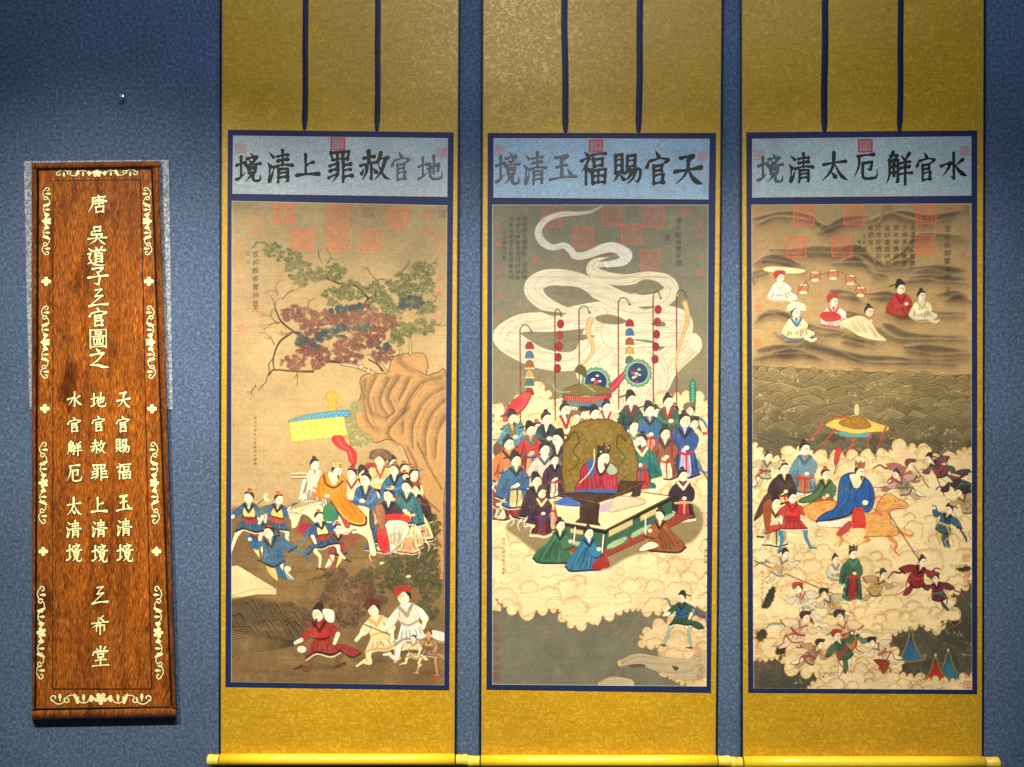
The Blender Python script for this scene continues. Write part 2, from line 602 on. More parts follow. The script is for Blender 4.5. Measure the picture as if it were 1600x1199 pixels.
        for _ in range(10):
            y = self.rnd.uniform(self.y0, self.y1)
            self.stroke([(self.x0, y), (self.x0 + 120, y + self.rnd.uniform(-1, 1)), (self.x1, y + self.rnd.uniform(-1.5, 1.5))], 0.5, (90, 70, 46), 0.16, smooth=False, soft=0.5)

    def mapped(self):
        return s2l(np.clip(self.img, 2, 250)).astype(np.float32)


_gl = {}


def glyph_tris(ch):
    """outlines of one character from the built-in font, as triangles in a unit box"""
    if ch in _gl: return _gl[ch]
    cu = bpy.data.curves.new('tmp', 'FONT'); cu.body = ch; cu.resolution_u = 2
    o = bpy.data.objects.new('tmp', cu); scene.collection.objects.link(o)
    dg = bpy.context.evaluated_depsgraph_get()
    ev = o.evaluated_get(dg); me = ev.to_mesh()
    v = [x.co.copy() for x in me.vertices]
    out = [np.array([(v[i].x, v[i].y) for i in p.vertices]) for p in me.polygons]
    ev.to_mesh_clear()
    bpy.data.objects.remove(o); bpy.data.curves.remove(cu)
    _gl[ch] = out
    return out


# ------------------------------------------------------------------ brush characters: strokes in a 100 x 100 box
PROF = {'h': (1.12, 0.62, 1.28), 'v': (1.28, 0.82, 1.0), 'p': (1.12, 0.85, 0.18), 'n': (0.35, 0.95, 1.15, 0.25),
        'd': (0.35, 1.2), 'c': (0.95, 0.95), 'k': (1.0, 0.9, 0.95, 0.15), 'z': (1.0, 0.75, 0.5, 1.0)}
GLYPH = {
 '上': ('11', 'v42,5 42,84', 'h44,48 74,36', 'h5,90 50,84 96,84'),
 '三': ('9.5', 'h36,9 66,5', 'c64,6,.7 36,38,.5', 'h36,42 70,38', 'c68,39,.7 10,88,.5', 'h5,93 50,84 96,82'),
 '天': ('10.5', 'h24,13 66,6', 'c66,7,1.2 48,22,.9', 'h4,56 50,50 93,42', 'p50,12 48,46 30,76 4,96', 'n50,50 64,74 80,88 98,95'),
 '官': ('9', 'd42,0 52,14', 'd20,24 9,46', 'h20,28 60,20 88,24', 'p88,24 78,32 68,36', 'v34,42 34,96', 'c35,44 66,39 61,56', 'h36,58 62,55', 'h36,72 70,67', 'c69,68 65,92', 'h36,95 70,91'),
 '賜': ('8', 'v8,10 8,64', 'c9,11 30,6 30,62', 'h9,25 29,22', 'h9,42 29,39', 'h8,62 30,58', 'p16,66 10,78 0,90', 'd22,67 36,82', 'v48,12 46,46', 'c49,12 74,8 71,42', 'h48,27 71,24', 'h47,45 71,41', 'p54,48 46,58 34,70', 'k46,58 86,50 90,68 82,88 70,84', 'p64,56 54,74 42,84', 'p76,54 66,78 44,97'),
 '福': ('8.5', 'd16,2 28,13', 'h4,28 30,20', 'p30,21 20,42 3,62', 'v20,44 20,98', 'd24,48 35,58', 'h42,11 90,6', 'v48,24 50,46', 'c49,25 82,20 77,42', 'h50,45 78,41', 'v42,57 45,97', 'c43,58 92,52 87,95', 'h44,75 88,72', 'v65,56 65,94', 'h45,95 88,91'),
 '玉': ('10.5', 'h24,12 64,6', 'c64,7,1.3 44,22,.9', 'v46,12 46,84', 'h26,48 64,40', 'd68,56 80,72', 'h2,94 50,84 98,82'),
 '清': ('8.5', 'd10,8 25,21', 'd3,38 14,50', 'c12,50,.7 10,74,.5 9,92,1.1', 'p10,95 18,80 27,56', 'h40,19 80,14', 'h42,33 78,28', 'v60,0 60,46', 'h27,52 60,44 97,46', 'v45,57 43,98', 'k46,58 80,56 80,94 70,97', 'h46,71 79,68', 'h45,84 79,81'),
 '境': ('8.5', 'h3,42 36,33', 'v20,12 20,80', 'p2,92 16,86 37,68', 'd58,0 67,9', 'h43,19 82,13', 'd53,23 58,31', 'p75,20 70,28 63,33', 'h38,43 97,36', 'v49,49 52,69', 'c50,50 81,45 76,66', 'h51,58 77,55', 'h52,68 77,65', 'p59,70 54,84 36,99', 'k70,70 68,90 78,97 95,93 97,74'),
 '地': ('8.5', 'h3,46 38,36', 'v20,10 20,80', 'p2,93 18,86 42,66', 'c40,56 84,34 80,60', 'p80,60 76,66 70,64', 'v64,4 63,72', 'k49,34 49,78 60,93 86,92 96,84 97,60'),
 '赦': ('9', 'h12,24 46,18', 'v28,2 29,38', 'h1,48 58,36', 'p22,46 20,70 6,95', 'k37,44 37,92 28,86', 'd11,60 5,74', 'd44,58 52,68', 'p68,6 62,26 50,42', 'h60,29 92,22', 'p84,26 70,66 46,96', 'n58,42 72,70 84,86 100,92'),
 '罪': ('9', 'v12,4 20,30', 'c13,6 86,1 80,28', 'v38,6 40,26', 'v62,5 60,25', 'h20,29 80,25', 'p40,36 40,72 20,99', 'v62,32 62,99', 'h9,48 38,42', 'h11,64 38,58', 'h4,86 40,74', 'h64,47 91,42', 'h64,63 91,59', 'h64,83 97,79'),
 '水': ('9.5', 'k50,0 51,94 38,84', 'h4,48 38,38', 'p38,39 28,60 8,86', 'p84,24 72,34 56,48', 'n54,44 70,64 84,76 99,84'),
 '解': ('8.5', 'p28,0 22,14 6,26', 'h18,13 42,10', 'p42,11 38,18 32,25', 'p15,27 14,70 3,99', 'k16,28 46,24 46,92 36,95', 'h17,47 45,43', 'h15,66 45,62', 'v31,26 31,74', 'd60,10 69,21', 'p90,4 82,14 74,25', 'h55,35 91,30', 'h57,50 89,45', 'h49,70 99,64', 'v74,26 74,100'),
 '厄': ('9.5', 'h22,11 82,4', 'p26,12 24,52 2,99', 'k42,37 76,32 71,62 56,58', 'k41,36 40,82 50,95 84,93 95,84 97,60'),
 '太': ('10', 'h7,42 90,30', 'p46,0 44,42 26,76 1,99', 'n50,40 66,70 80,86 100,97', 'd38,70 51,84'),
 '唐': ('8.5', 'd50,0 60,10', 'h26,17 90,10', 'p27,18 25,56 1,99', 'c40,28 82,25 79,48', 'h30,39 96,34', 'h40,50 80,46', 'v60,16 60,64', 'v42,67 45,97', 'c43,68 84,62 79,94', 'h45,96 81,92'),
 '吳': ('8.5', 'v33,4 36,28', 'c34,5 68,1 63,25', 'h36,27 64,23', 'c22,28,.9 20,46,.9', 'c20,46 74,42 70,58', 'h2,68 98,60', 'p48,48 42,74 6,99', 'n54,64 68,80 80,90 94,97'),
 '道': ('8.5', 'd8,8 21,19', 'c5,38 21,34 11,57 21,74', 'n2,90 22,82 50,95 99,94', 'd45,1 53,13', 'p80,0 74,8 67,15', 'h33,23 96,17', 'p65,20 62,28 57,34', 'v46,35 46,82', 'c47,36 81,33 81,80', 'h47,50 80,47', 'h47,64 80,61', 'h46,80 81,76'),
 '子': ('10', 'h22,13 74,6', 'p74,7 62,24 46,34', 'k48,31 60,56 54,96 26,88', 'h0,60 50,52 100,48'),
 '圖': ('6.5', 'v7,6 8,99', 'k8,8 93,3 93,97 84,93', 'h8,92 92,89', 'v34,16 36,29', 'c35,16 67,14 64,28', 'h36,29 64,27', 'h18,41 83,37', 'v50,28 50,40', 'v26,50 28,81', 'c27,50 77,47 72,79', 'h28,81 73,78', 'v42,58 43,71', 'c43,58 61,56 58,70', 'h43,71 58,69'),
 '之': ('10', 'd38,0 51,15', 'h12,34 72,24', 'p72,25 44,60 8,84', 'n8,84 46,84 72,92 100,94'),
 '希': ('8.5', 'p68,0 54,12 30,23', 'd36,6 70,25', 'h2,42 98,32', 'p42,30 30,50 0,68', 'v30,54 30,84', 'k31,55 77,50 77,80 67,83', 'v52,40 52,102'),
 '堂': ('8.5', 'v50,0 50,19', 'd25,6 34,17', 'p78,2 72,10 65,17', 'd12,22 4,42', 'k12,27 94,20 80,34', 'v34,37 36,54', 'c35,38 69,34 64,52', 'h36,54 65,51', 'h20,70 82,64', 'v50,54 50,94', 'h2,98 98,91'),
}


def hash_(c, n):
    return (ord(c) * 31 + n * 17 + 11) * 7919 % 10007


def glyph_segs(ch, x0, y0, x1, y1, wmul=1.0):
    """[(ax,ay,ra,bx,by,rb)] capsules in photo pixels"""
    g = GLYPH[ch]
    w = float(g[0]) * wmul * 0.5 * ((x1 - x0) + (y1 - y0)) / 2 / 100
    out = []
    for s in g[1:]:
        prof = [v * (0.82 + 0.36 * ((hash_(ch, len(out)) % 97) / 97.0)) for v in PROF[s[0]]]
        pts = []
        for q in s[1:].split(' '):
            a = [float(z) for z in q.split(',')]
            pts.append(a)
        n = len(pts)
        for i, p in enumerate(pts):
            if len(p) < 3:
                t = i / (n - 1) * (len(prof) - 1)
                k = min(int(t), len(prof) - 2)
                p.append(prof[k] + (prof[k + 1] - prof[k]) * (t - k))
        if n == 2 and s[0] in 'hv':
            a, b = pts
            m = [(a[0] + b[0]) / 2, (a[1] + b[1]) / 2 - (1.5 if s[0] == 'h' else 0), prof[1]]
            pts = [a, m, b]
        P = np.array(pts)
        if s[0] in 'pnkh' and len(P) > 2 and s[0] != 'k': P = cr_spline(P, False, 5)
        elif s[0] == 'k' and len(P) > 4: P = cr_spline(P, False, 4)
        X = x0 + P[:, 0] / 100 * (x1 - x0); Y = y0 + P[:, 1] / 100 * (y1 - y0); R = np.maximum(P[:, 2] * w, 0.12)
        for i in range(len(P) - 1):
            out.append((X[i], Y[i], R[i], X[i + 1], Y[i + 1], R[i + 1]))
    return out


def sdf(segs, gx, gy):
    f = np.full(gx.shape, -1e3)
    for (ax, ay, ra, bx, by, rb) in segs:
        dx, dy = bx - ax, by - ay
        L = dx * dx + dy * dy + 1e-9
        t = np.clip(((gx - ax) * dx + (gy - ay) * dy) / L, 0, 1)
        d = np.sqrt((gx - ax - t * dx) ** 2 + (gy - ay - t * dy) ** 2)
        np.maximum(f, ra + (rb - ra) * t - d, out=f)
    return f


def shape_mesh(segs, cell, off=0.0, rough=0.0, seed=0):
    """marching squares over the union of the capsules -> (points (x,y,inside distance), faces)"""
    A = np.array(segs)
    x0 = min((A[:, 0] - A[:, 2]).min(), (A[:, 3] - A[:, 5]).min()) - 2 - off; x1 = max((A[:, 0] + A[:, 2]).max(), (A[:, 3] + A[:, 5]).max()) + 2 + off
    y0 = min((A[:, 1] - A[:, 2]).min(), (A[:, 4] - A[:, 5]).min()) - 2 - off; y1 = max((A[:, 1] + A[:, 2]).max(), (A[:, 4] + A[:, 5]).max()) + 2 + off
    xs = np.arange(x0, x1, cell); ys = np.arange(y0, y1, cell)
    gx, gy = np.meshgrid(xs, ys)
    f = sdf(segs, gx, gy) + off
    if rough:
        rg = np.random.default_rng(seed)
        f = f + rough * (fbm(f.shape[0], f.shape[1], 4, rg, 2) - 0.5)
    V, F, key = [], [], {}

    def vert(k, x, y, d):
        if k not in key:
            key[k] = len(V); V.append((x, y, d))
        return key[k]
    ins = f > 0
    anyc = ins[:-1, :-1] | ins[1:, :-1] | ins[:-1, 1:] | ins[1:, 1:]
    for j, i in zip(*np.nonzero(anyc)):
        c = ((j, i), (j, i + 1), (j + 1, i + 1), (j + 1, i))
        poly = []
        for k in range(4):
            a, b = c[k], c[(k + 1) % 4]
            fa, fb = f[a], f[b]
            if fa > 0: poly.append(vert(a, xs[a[1]], ys[a[0]], fa))
            if (fa > 0) != (fb > 0):
                t = fa / (fa - fb)
                kk = (a, b) if a < b else (b, a)
                poly.append(vert(kk, xs[a[1]] + t * (xs[b[1]] - xs[a[1]]), ys[a[0]] + t * (ys[b[0]] - ys[a[0]]), 0.0))
        if len(poly) >= 3: F.append(poly[::-1])
    return V, F


def relief(name, segs, depth_fn, mats, parent, org, cell, height, groove=0.0, rough=0.0, seed=0, bev=0.9):
    """a brushed shape as one raised mesh; mats = (face, groove)"""
    V, F = shape_mesh(segs, cell, 0.0, rough, seed)
    verts = [W(x, y, depth_fn(x, y) + height * (0.25 + 0.75 * min(1.0, d / bev))) for x, y, d in V]
    fm = [0] * len(F)
    faces = [tuple(q) for q in F]
    if groove:
        V2, F2 = shape_mesh(segs, cell * 1.2, groove)
        n = len(verts)
        verts += [W(x, y, depth_fn(x, y) + height * 0.08) for x, y, d in V2]
        faces += [tuple(i + n for i in q) for q in F2]
        fm += [1] * len(F2)
    return mesh_obj(name, verts, faces, mats, parent, org, True, fm)


# ------------------------------------------------------------------ painted people, clouds and props (all pigment on one silk sheet)
INK = (52, 40, 30)
SKIN = (250, 232, 190)


def shade(c, k):
    return tuple(max(4, min(250, v * k)) for v in c)


def head(C, x, y, s, d=1, hat='bun', hatc=(44, 36, 34), skin=SKIN, beard=False):
    C.dot(x, y, 0.86 * s, skin, 1, 1.08 * s, 0, (150, 96, 60), 0.28)
    # hair mass round the back and top of the head
    C.fill([(x - d * 0.95 * s, y + 0.25 * s), (x - d * 0.95 * s, y - 0.6 * s), (x - d * 0.3 * s, y - 1.25 * s), (x + d * 0.65 * s, y - 1.0 * s),
            (x + d * 0.74 * s, y - 0.62 * s), (x + d * 0.05 * s, y - 0.72 * s), (x - d * 0.5 * s, y - 0.25 * s), (x - d * 0.62 * s, y + 0.2 * s)], (40, 32, 30), 0.95)
    C.dot(x - d * 0.58 * s, y + 0.12 * s, 0.16 * s, shade(skin, 0.92), 1, 0.26 * s)
    for e in (0.08, 0.52):
        C.stroke([(x + d * (e - 0.12) * s, y - 0.04 * s), (x + d * (e + 0.14) * s, y - 0.06 * s)], 0.06 * s, (60, 44, 34), 0.6, smooth=False)
        C.stroke([(x + d * (e - 0.14) * s, y - 0.26 * s), (x + d * (e + 0.16) * s, y - 0.30 * s)], 0.04 * s, (90, 70, 56), 0.45, smooth=False)
    C.stroke([(x + d * 0.36 * s, y), (x + d * 0.46 * s, y + 0.32 * s), (x + d * 0.3 * s, y + 0.36 * s)], 0.05 * s, (170, 110, 70), 0.8)
    C.stroke([(x + d * 0.14 * s, y + 0.62 * s), (x + d * 0.42 * s, y + 0.60 * s)], 0.06 * s, (196, 90, 70), 0.6, smooth=False)
    if beard:
        C.fill([(x + d * 0.05 * s, y + 0.8 * s), (x + d * 0.5 * s, y + 0.8 * s), (x + d * 0.34 * s, y + 1.7 * s)], (44, 36, 32), 0.85)
    if hat == 'bun':
        C.dot(x - d * 0.15 * s, y - 1.38 * s, 0.40 * s, hatc, 1, 0.30 * s, 0, INK, 0.2)
        C.stroke([(x - d * 0.5 * s, y - 1.1 * s), (x + d * 0.3 * s, y - 1.18 * s)], 0.12 * s, shade(hatc, 1.6), 0.9, smooth=False)
    elif hat == 'crown':
        C.fill([(x - 0.7 * s, y - 0.75 * s), (x - 0.85 * s, y - 1.9 * s), (x - 0.2 * s, y - 1.6 * s), (x + 0.1 * s, y - 2.1 * s), (x + 0.4 * s, y - 1.6 * s), (x + 0.95 * s, y - 1.9 * s), (x + 0.75 * s, y - 0.8 * s)],
               hatc, 1, True, 0, INK, 0.3)
        for k in range(7):
            C.dot(x + C.rnd.uniform(-0.6, 0.7) * s, y - C.rnd.uniform(0.9, 1.7) * s, 0.13 * s, C.rnd.choice([(236, 206, 120), (196, 70, 50), (120, 90, 40)]), 0.95)
    elif hat == 'cap':
        C.fill([(x - d * 0.95 * s, y - 0.5 * s), (x - d * 0.7 * s, y - 1.7 * s), (x + d * 0.1 * s, y - 1.75 * s), (x + d * 0.5 * s, y - 1.3 * s), (x + d * 0.85 * s, y - 0.7 * s), (x, y - 0.85 * s)], hatc, 1, True, 0, INK, 0.25)
        C.stroke([(x - d * 0.9 * s, y - 0.8 * s), (x - d * 2.1 * s, y - 0.4 * s)], 0.13 * s, hatc, 0.95, smooth=False)
    elif hat == 'brim':
        C.fill([(x - 1.9 * s, y - 0.3 * s), (x - 1.6 * s, y - 1.6 * s), (x, y - 2.1 * s), (x + 1.7 * s, y - 1.6 * s), (x + 2.0 * s, y - 0.3 * s), (x + 1.0 * s, y - 0.3 * s), (x, y - 0.9 * s), (x - 1.0 * s, y - 0.3 * s)],
               hatc, 1, True, 0, INK, 0.3)
        for k in range(14):
            t = -1.7 + 3.4 * k / 13
            C.stroke([(x + t * 0.3 * s, y - 1.9 * s), (x + t * s, y - 0.45 * s)], 0.05 * s, shade(hatc, 1.5), 0.6, smooth=False)
    elif hat == 'wild':
        C.fill([(x - 1.1 * s, y + 0.2 * s), (x - 1.5 * s, y - 0.7 * s), (x - 1.0 * s, y - 1.5 * s), (x, y - 1.6 * s), (x + 1.1 * s, y - 1.4 * s), (x + 0.9 * s, y - 0.7 * s), (x, y - 0.7 * s), (x - 0.6 * s, y - 0.2 * s)], hatc, 0.95, True, 0, None)


def folds(C, pts, col, n=5):
    """long cloth folds between two edges of a garment: a soft wash beside each drawn line"""
    (ax, ay), (bx, by), (cx, cy), (dx, dy) = pts       # top left, top right, bottom right, bottom left
    for k in range(n):
        t = (k + 0.6 + C.rnd.uniform(-0.3, 0.3)) / (n + 0.2)
        x0, y0 = ax + (bx - ax) * t, ay + (by - ay) * t
        x1, y1 = dx + (cx - dx) * t, dy + (cy - dy) * t
        q = C.rnd.uniform(0.0, 0.5); e = C.rnd.uniform(0.75, 1.0)
        x0, y0, x1, y1 = x0 + (x1 - x0) * q, y0 + (y1 - y0) * q, x0 + (x1 - x0) * e, y0 + (y1 - y0) * e
        m = ((x0 + x1) / 2 + C.rnd.uniform(-1, 1) * 1.8, (y0 + y1) / 2)
        C.stroke([(x0 + 0.7, y0), (m[0] + 0.9, m[1]), (x1 + 0.7, y1)], 1.0, col, 0.38, 1.3, soft=0.7)
        C.stroke([(x0, y0), m, (x1, y1)], 0.22, shade(col, 0.8), 0.8, 0.42)


def person(C, x, y, s, robe, pose='stand', d=1, hat='bun', hatc=(44, 36, 34), trim=(34, 34, 40), inner=(240, 222, 170), sash=(176, 48, 40),
           legs=(240, 226, 180), skin=SKIN, L=9.2, beard=False, boots=(70, 40, 26), scarf=None, tablet=False, rot=0.0):
    s = s * 1.10
    cr, sr = math.cos(rot * d), math.sin(rot * d)
    j1, j2, j3 = C.rnd.uniform(-0.10, 0.10), C.rnd.uniform(0, 6.28), C.rnd.uniform(1.06, 1.26)

    def P(l):
        out = []
        for u, v in l:
            q = max(0.0, v - 1.0)
            X = d * s * (u * (1 + (j3 - 1) * min(1, q / 3)) + j1 * q * 0.35 + 0.16 * math.sin(v * 1.7 + u * 2.1 + j2) * min(1, q / 2)); Y = s * (v + 0.20 * math.sin(u * 2.3 + j2) * min(1, q / 3))
            out.append((x + X * cr - Y * sr, y + X * sr + Y * cr))
        return out
    gy = 0.35 * robe[0] + 0.45 * robe[1] + 0.2 * robe[2]
    robe = tuple(v * 0.80 + gy * 0.20 for v in robe)
    dk = shade(robe, 0.5); lt = shade(robe, 1.4)
    if scarf:
        C.stroke(P([(-0.8, 1.4), (-2.6, 2.2), (-3.4, 4.0), (-4.6, 4.6), (-5.2, 6.0)]), 0.30 * s, scarf, 0.95, 0.16 * s)
        C.stroke(P([(0.8, 1.6), (2.4, 1.8), (3.2, 0.4), (4.2, 0.2)]), 0.28 * s, scarf, 0.95, 0.12 * s)
    if pose == 'bust':
        C.fill(P([(-0.5, 0.9), (-1.5, 1.5), (-2.0, 3.0), (-2.1, 4.8), (2.1, 4.8), (2.0, 3.0), (1.5, 1.5), (0.5, 0.9)]), robe, 1, True, 0, INK, 0.3)
        folds(C, P([(-1.3, 1.8), (1.3, 1.8), (1.8, 4.6), (-1.8, 4.6)]), dk, 5)
        C.stroke(P([(-1.6, 2.6), (-0.6, 3.6), (0.9, 3.7), (1.7, 2.9)]), 0.24 * s, lt, 0.7)
        C.fill(P([(-0.45, 0.8), (0, 2.6), (0.45, 0.8)]), inner, 1, False)
        C.dot(x + d * 0.5 * s, y + 3.4 * s, 0.5 * s, skin, 1, 0.34 * s, 0, (150, 90, 60), 0.25)
    elif pose == 'stand':
        C.fill(P([(-0.5, 0.9), (-1.35, 1.4), (-1.5, 3.2), (-1.3, 5.0), (-2.0, L - 0.4), (-0.8, L), (0.6, L - 0.1), (2.0, L - 0.3), (1.4, 5.0), (1.5, 3.2), (1.35, 1.4), (0.5, 0.9)]), robe, 1, True, 0, INK, 0.3)
        C.fill(P([(-0.55, 4.6), (0.5, 4.6), (0.85, L - 0.5), (-0.8, L - 0.35)]), inner, 1, True)
        folds(C, P([(-1.2, 3.0), (-0.5, 4.6), (-0.9, L - 0.5), (-1.8, L - 0.7)]), dk, 4)
        folds(C, P([(0.5, 4.6), (1.3, 3.2), (1.8, L - 0.6), (0.9, L - 0.5)]), dk, 4)
        folds(C, P([(-0.5, 4.9), (0.5, 4.9), (0.8, L - 0.6), (-0.7, L - 0.5)]), shade(inner, 0.7), 3)
        C.stroke(P([(-2.05, L - 0.2), (-0.8, L + 0.22), (0.6, L + 0.1), (2.05, L - 0.1)]), 0.13 * s, (240, 226, 186), 0.9)
        C.stroke(P([(-2.0, L - 0.4), (-0.8, L), (0.6, L - 0.1), (2.0, L - 0.3)]), 0.16 * s, trim, 0.9)
        C.stroke(P([(-1.0, 2.2), (-1.2, 4.4), (-1.7, L - 1.0)]), 0.16 * s, lt, 0.55, 0.08 * s)
        C.stroke(P([(1.05, 4.8), (1.4, L - 1.0)]), 0.14 * s, lt, 0.55, 0.08 * s)
        C.fill(P([(-1.3, 1.6), (-2.3, 3.2), (-2.7, 6.4), (-1.5, 6.7), (-0.9, 4.0)]), robe, 1, True, 0, INK, 0.3)
        C.fill(P([(0.9, 1.5), (1.9, 2.6), (1.7, 4.4), (0.3, 4.9), (0.1, 3.8), (0.9, 3.2)]), robe, 1, True, 0, INK, 0.3)
        folds(C, P([(-1.5, 2.4), (-1.0, 2.6), (-1.5, 6.3), (-2.5, 6.2)]), dk, 3)
        C.stroke(P([(-2.75, 6.6), (-1.5, 6.95)]), 0.14 * s, (240, 226, 186), 0.95, smooth=False)
        C.stroke(P([(-2.7, 6.4), (-1.5, 6.7)]), 0.2 * s, trim, 0.95, smooth=False)
        C.stroke(P([(-1.6, 6.6), (-2.2, 7.6), (-1.7, 8.8)]), 0.18 * s, (236, 220, 176), 0.9, 0.06 * s)
        C.dot(x + d * 0.3 * s, y + 4.2 * s, 0.42 * s, skin, 1, 0.34 * s, 0, (150, 90, 60), 0.25)
        C.stroke(P([(-1.2, 4.9), (0.2, 5.1), (1.3, 4.8)]), 0.2 * s, sash, 0.95)
        C.stroke(P([(0.1, 5.0), (0.25, 6.6), (0.1, 8.0)]), 0.17 * s, sash, 0.95, 0.1 * s)
    elif pose == 'run':
        for leg in ([(-0.5, 4.8), (-1.9, 6.5), (-1.5, 7.9), (-2.0, L)], [(0.6, 4.8), (2.0, 6.6), (2.3, 8.0), (3.2, L - 0.6)]):
            C.stroke(P(leg), 0.60 * s, INK, 0.8, 0.26 * s)
            C.stroke(P(leg), 0.54 * s, legs, 1, 0.21 * s)
            e = leg[-1]
            C.stroke(P([(e[0] - 0.25, e[1] - 0.1), (e[0] + 0.8, e[1] + 0.15)]), 0.24 * s, boots, 1, 0.14 * s, smooth=False)
        C.fill(P([(-0.5, 0.9), (-1.4, 1.4), (-1.5, 3.0), (-1.2, 4.0), (-2.5, 5.9), (-0.8, 6.3), (0.8, 5.9), (2.3, 6.2), (1.2, 4.0), (1.4, 3.0), (1.3, 1.4), (0.5, 0.9)]), robe, 1, True, 0, INK, 0.3)
        C.fill(P([(-0.7, 1.9), (0.8, 1.9), (0.9, 3.6), (-0.8, 3.6)]), inner, 1, True, 0, shade(inner, 0.5), 0.25)
        folds(C, P([(-1.1, 4.0), (1.1, 4.0), (2.0, 6.0), (-2.2, 5.8)]), dk, 6)
        C.stroke(P([(-2.5, 5.9), (-0.8, 6.3), (0.8, 5.9), (2.3, 6.2)]), 0.2 * s, trim, 0.95)
        C.stroke(P([(-2.5, 6.2), (-0.8, 6.6), (0.8, 6.2), (2.3, 6.5)]), 0.11 * s, (240, 226, 186), 0.85)
        C.fill(P([(-2.2, 5.2), (-3.6, 5.8), (-4.4, 7.0), (-3.4, 7.0), (-2.0, 6.0)]), robe, 1, True, 0, INK, 0.3)
        C.stroke(P([(-4.4, 7.05), (-3.4, 7.1), (-2.0, 6.1)]), 0.16 * s, trim, 0.9)
        C.fill(P([(-1.2, 1.4), (-2.2, 2.2), (-2.5, 3.6), (-1.5, 4.0), (-1.2, 2.8)]), robe, 1, True, 0, INK, 0.3)
        C.fill(P([(1.1, 1.4), (2.1, 2.0), (2.9, 3.2), (2.2, 3.8), (1.1, 2.8)]), robe, 1, True, 0, INK, 0.3)
        C.stroke(P([(-2.0, 3.6), (-1.6, 4.9)]), 0.34 * s, skin, 1, 0.26 * s)
        C.stroke(P([(2.5, 3.4), (3.4, 4.0)]), 0.32 * s, skin, 1, 0.26 * s)
        C.fill(P([(-1.0, 3.7), (1.0, 3.7), (0.9, 4.7), (-1.0, 4.7)]), sash, 1, True)
        C.stroke(P([(-1.1, 3.7), (0, 3.85), (1.1, 3.7)]), 0.14 * s, trim, 0.9)
    elif pose == 'kneel':
        C.fill(P([(-0.4, 0.9), (-1.3, 1.5), (-2.2, 3.4), (-3.6, 5.0), (-4.1, 6.6), (-3.2, 7.3), (0.8, 7.3), (2.0, 6.8), (1.5, 5.0), (1.5, 3.0), (1.1, 1.4), (0.4, 0.9)]), robe, 1, True, 0, INK, 0.3)
        folds(C, P([(-1.0, 1.8), (0.8, 1.8), (0.4, 7.0), (-3.6, 6.8)]), dk, 6)
        C.stroke(P([(-4.1, 6.6), (-3.2, 7.3), (0.8, 7.3), (2.0, 6.8)]), 0.22 * s, trim, 0.95)
        C.stroke(P([(-4.2, 6.9), (-3.2, 7.6), (0.8, 7.6)]), 0.12 * s, (240, 226, 186), 0.85)
        C.stroke(P([(-0.6, 2.2), (-1.9, 4.4), (-2.9, 6.4)]), 0.2 * s, lt, 0.5, 0.1 * s)
        C.stroke(P([(0.2, 4.8), (-0.2, 6.9)]), 0.18 * s, lt, 0.5, 0.08 * s)
        C.fill(P([(0.4, 1.8), (1.7, 2.4), (2.3, 4.0), (0.9, 4.8), (0.0, 3.6)]), shade(robe, 1.08), 1, True, 0, INK, 0.3)
        C.stroke(P([(2.3, 4.0), (1.6, 4.6), (0.9, 4.8)]), 0.14 * s, trim, 0.9)
        C.dot(x + d * 2.0 * s, y + 3.1 * s, 0.42 * s, skin, 1, 0.36 * s)
        if tablet: C.stroke(P([(2.3, 3.6), (2.9, 0.4)]), 0.12 * s, (246, 236, 200), 1, smooth=False)
    elif pose == 'sit':
        C.fill(P([(-0.3, 0.8), (-1.3, 1.2), (-2.1, 2.6), (-2.3, 4.2), (-1.2, 5.0), (1.2, 5.1), (2.7, 4.7), (2.9, 3.8), (1.9, 3.0), (1.5, 1.8), (0.4, 0.8)]), robe, 1, True, 0, INK, 0.3)
        folds(C, P([(-1.0, 1.6), (1.0, 1.6), (2.2, 4.6), (-1.8, 4.6)]), dk, 6)
        C.stroke(P([(-2.2, 4.4), (-0.6, 5.1), (1.6, 5.1), (2.8, 4.5)]), 0.16 * s, trim, 0.85)
        C.stroke(P([(-1.1, 1.8), (-0.8, 3.2), (0.8, 3.0)]), 0.46 * s, shade(robe, 1.1), 1, 0.36 * s)
        C.stroke(P([(1.1, 1.7), (1.8, 2.6), (1.0, 3.0)]), 0.42 * s, shade(robe, 1.06), 1, 0.34 * s)
        C.dot(*P([(1.0, 3.0)])[0], 0.4 * s, skin, 1, 0.34 * s, 0, (150, 90, 60), 0.25)
        C.stroke(P([(1.4, 5.0), (2.6, 5.3), (3.2, 5.2)]), 0.34 * s, legs, 1, 0.22 * s)
    elif pose == 'fly':
        for k in range(3):
            u = -0.8 + 0.8 * k
            C.fill(P([(u - 0.3, 4.4), (u - 0.9, 6.6), (u - 1.8 + 0.3 * k, 8.6), (u - 0.9, 8.4), (u + 0.1, 6.6), (u + 0.5, 4.4)]), (legs, robe, inner)[k], 1, True, 0, INK, 0.3)
        C.fill(P([(-0.4, 0.9), (-1.4, 1.4), (-1.3, 3.2), (-1.6, 5.2), (0.2, 5.8), (1.6, 5.0), (1.2, 3.2), (1.3, 1.4), (0.4, 0.9)]), robe, 1, True, 0, INK, 0.3)
        folds(C, P([(-1.0, 1.6), (1.0, 1.6), (1.2, 5.2), (-1.3, 5.2)]), dk, 5)
        C.fill(P([(-1.2, 1.4), (-2.6, 1.6), (-3.8, 3.2), (-2.6, 3.6), (-1.2, 2.8)]), robe, 1, True, 0, INK, 0.3)
        C.stroke(P([(-3.8, 3.3), (-2.6, 3.7)]), 0.2 * s, trim, 0.95)
        C.fill(P([(1.0, 1.4), (2.4, 1.2), (3.2, 0.4), (3.6, 1.6), (2.2, 2.8)]), robe, 1, True, 0, INK, 0.3)
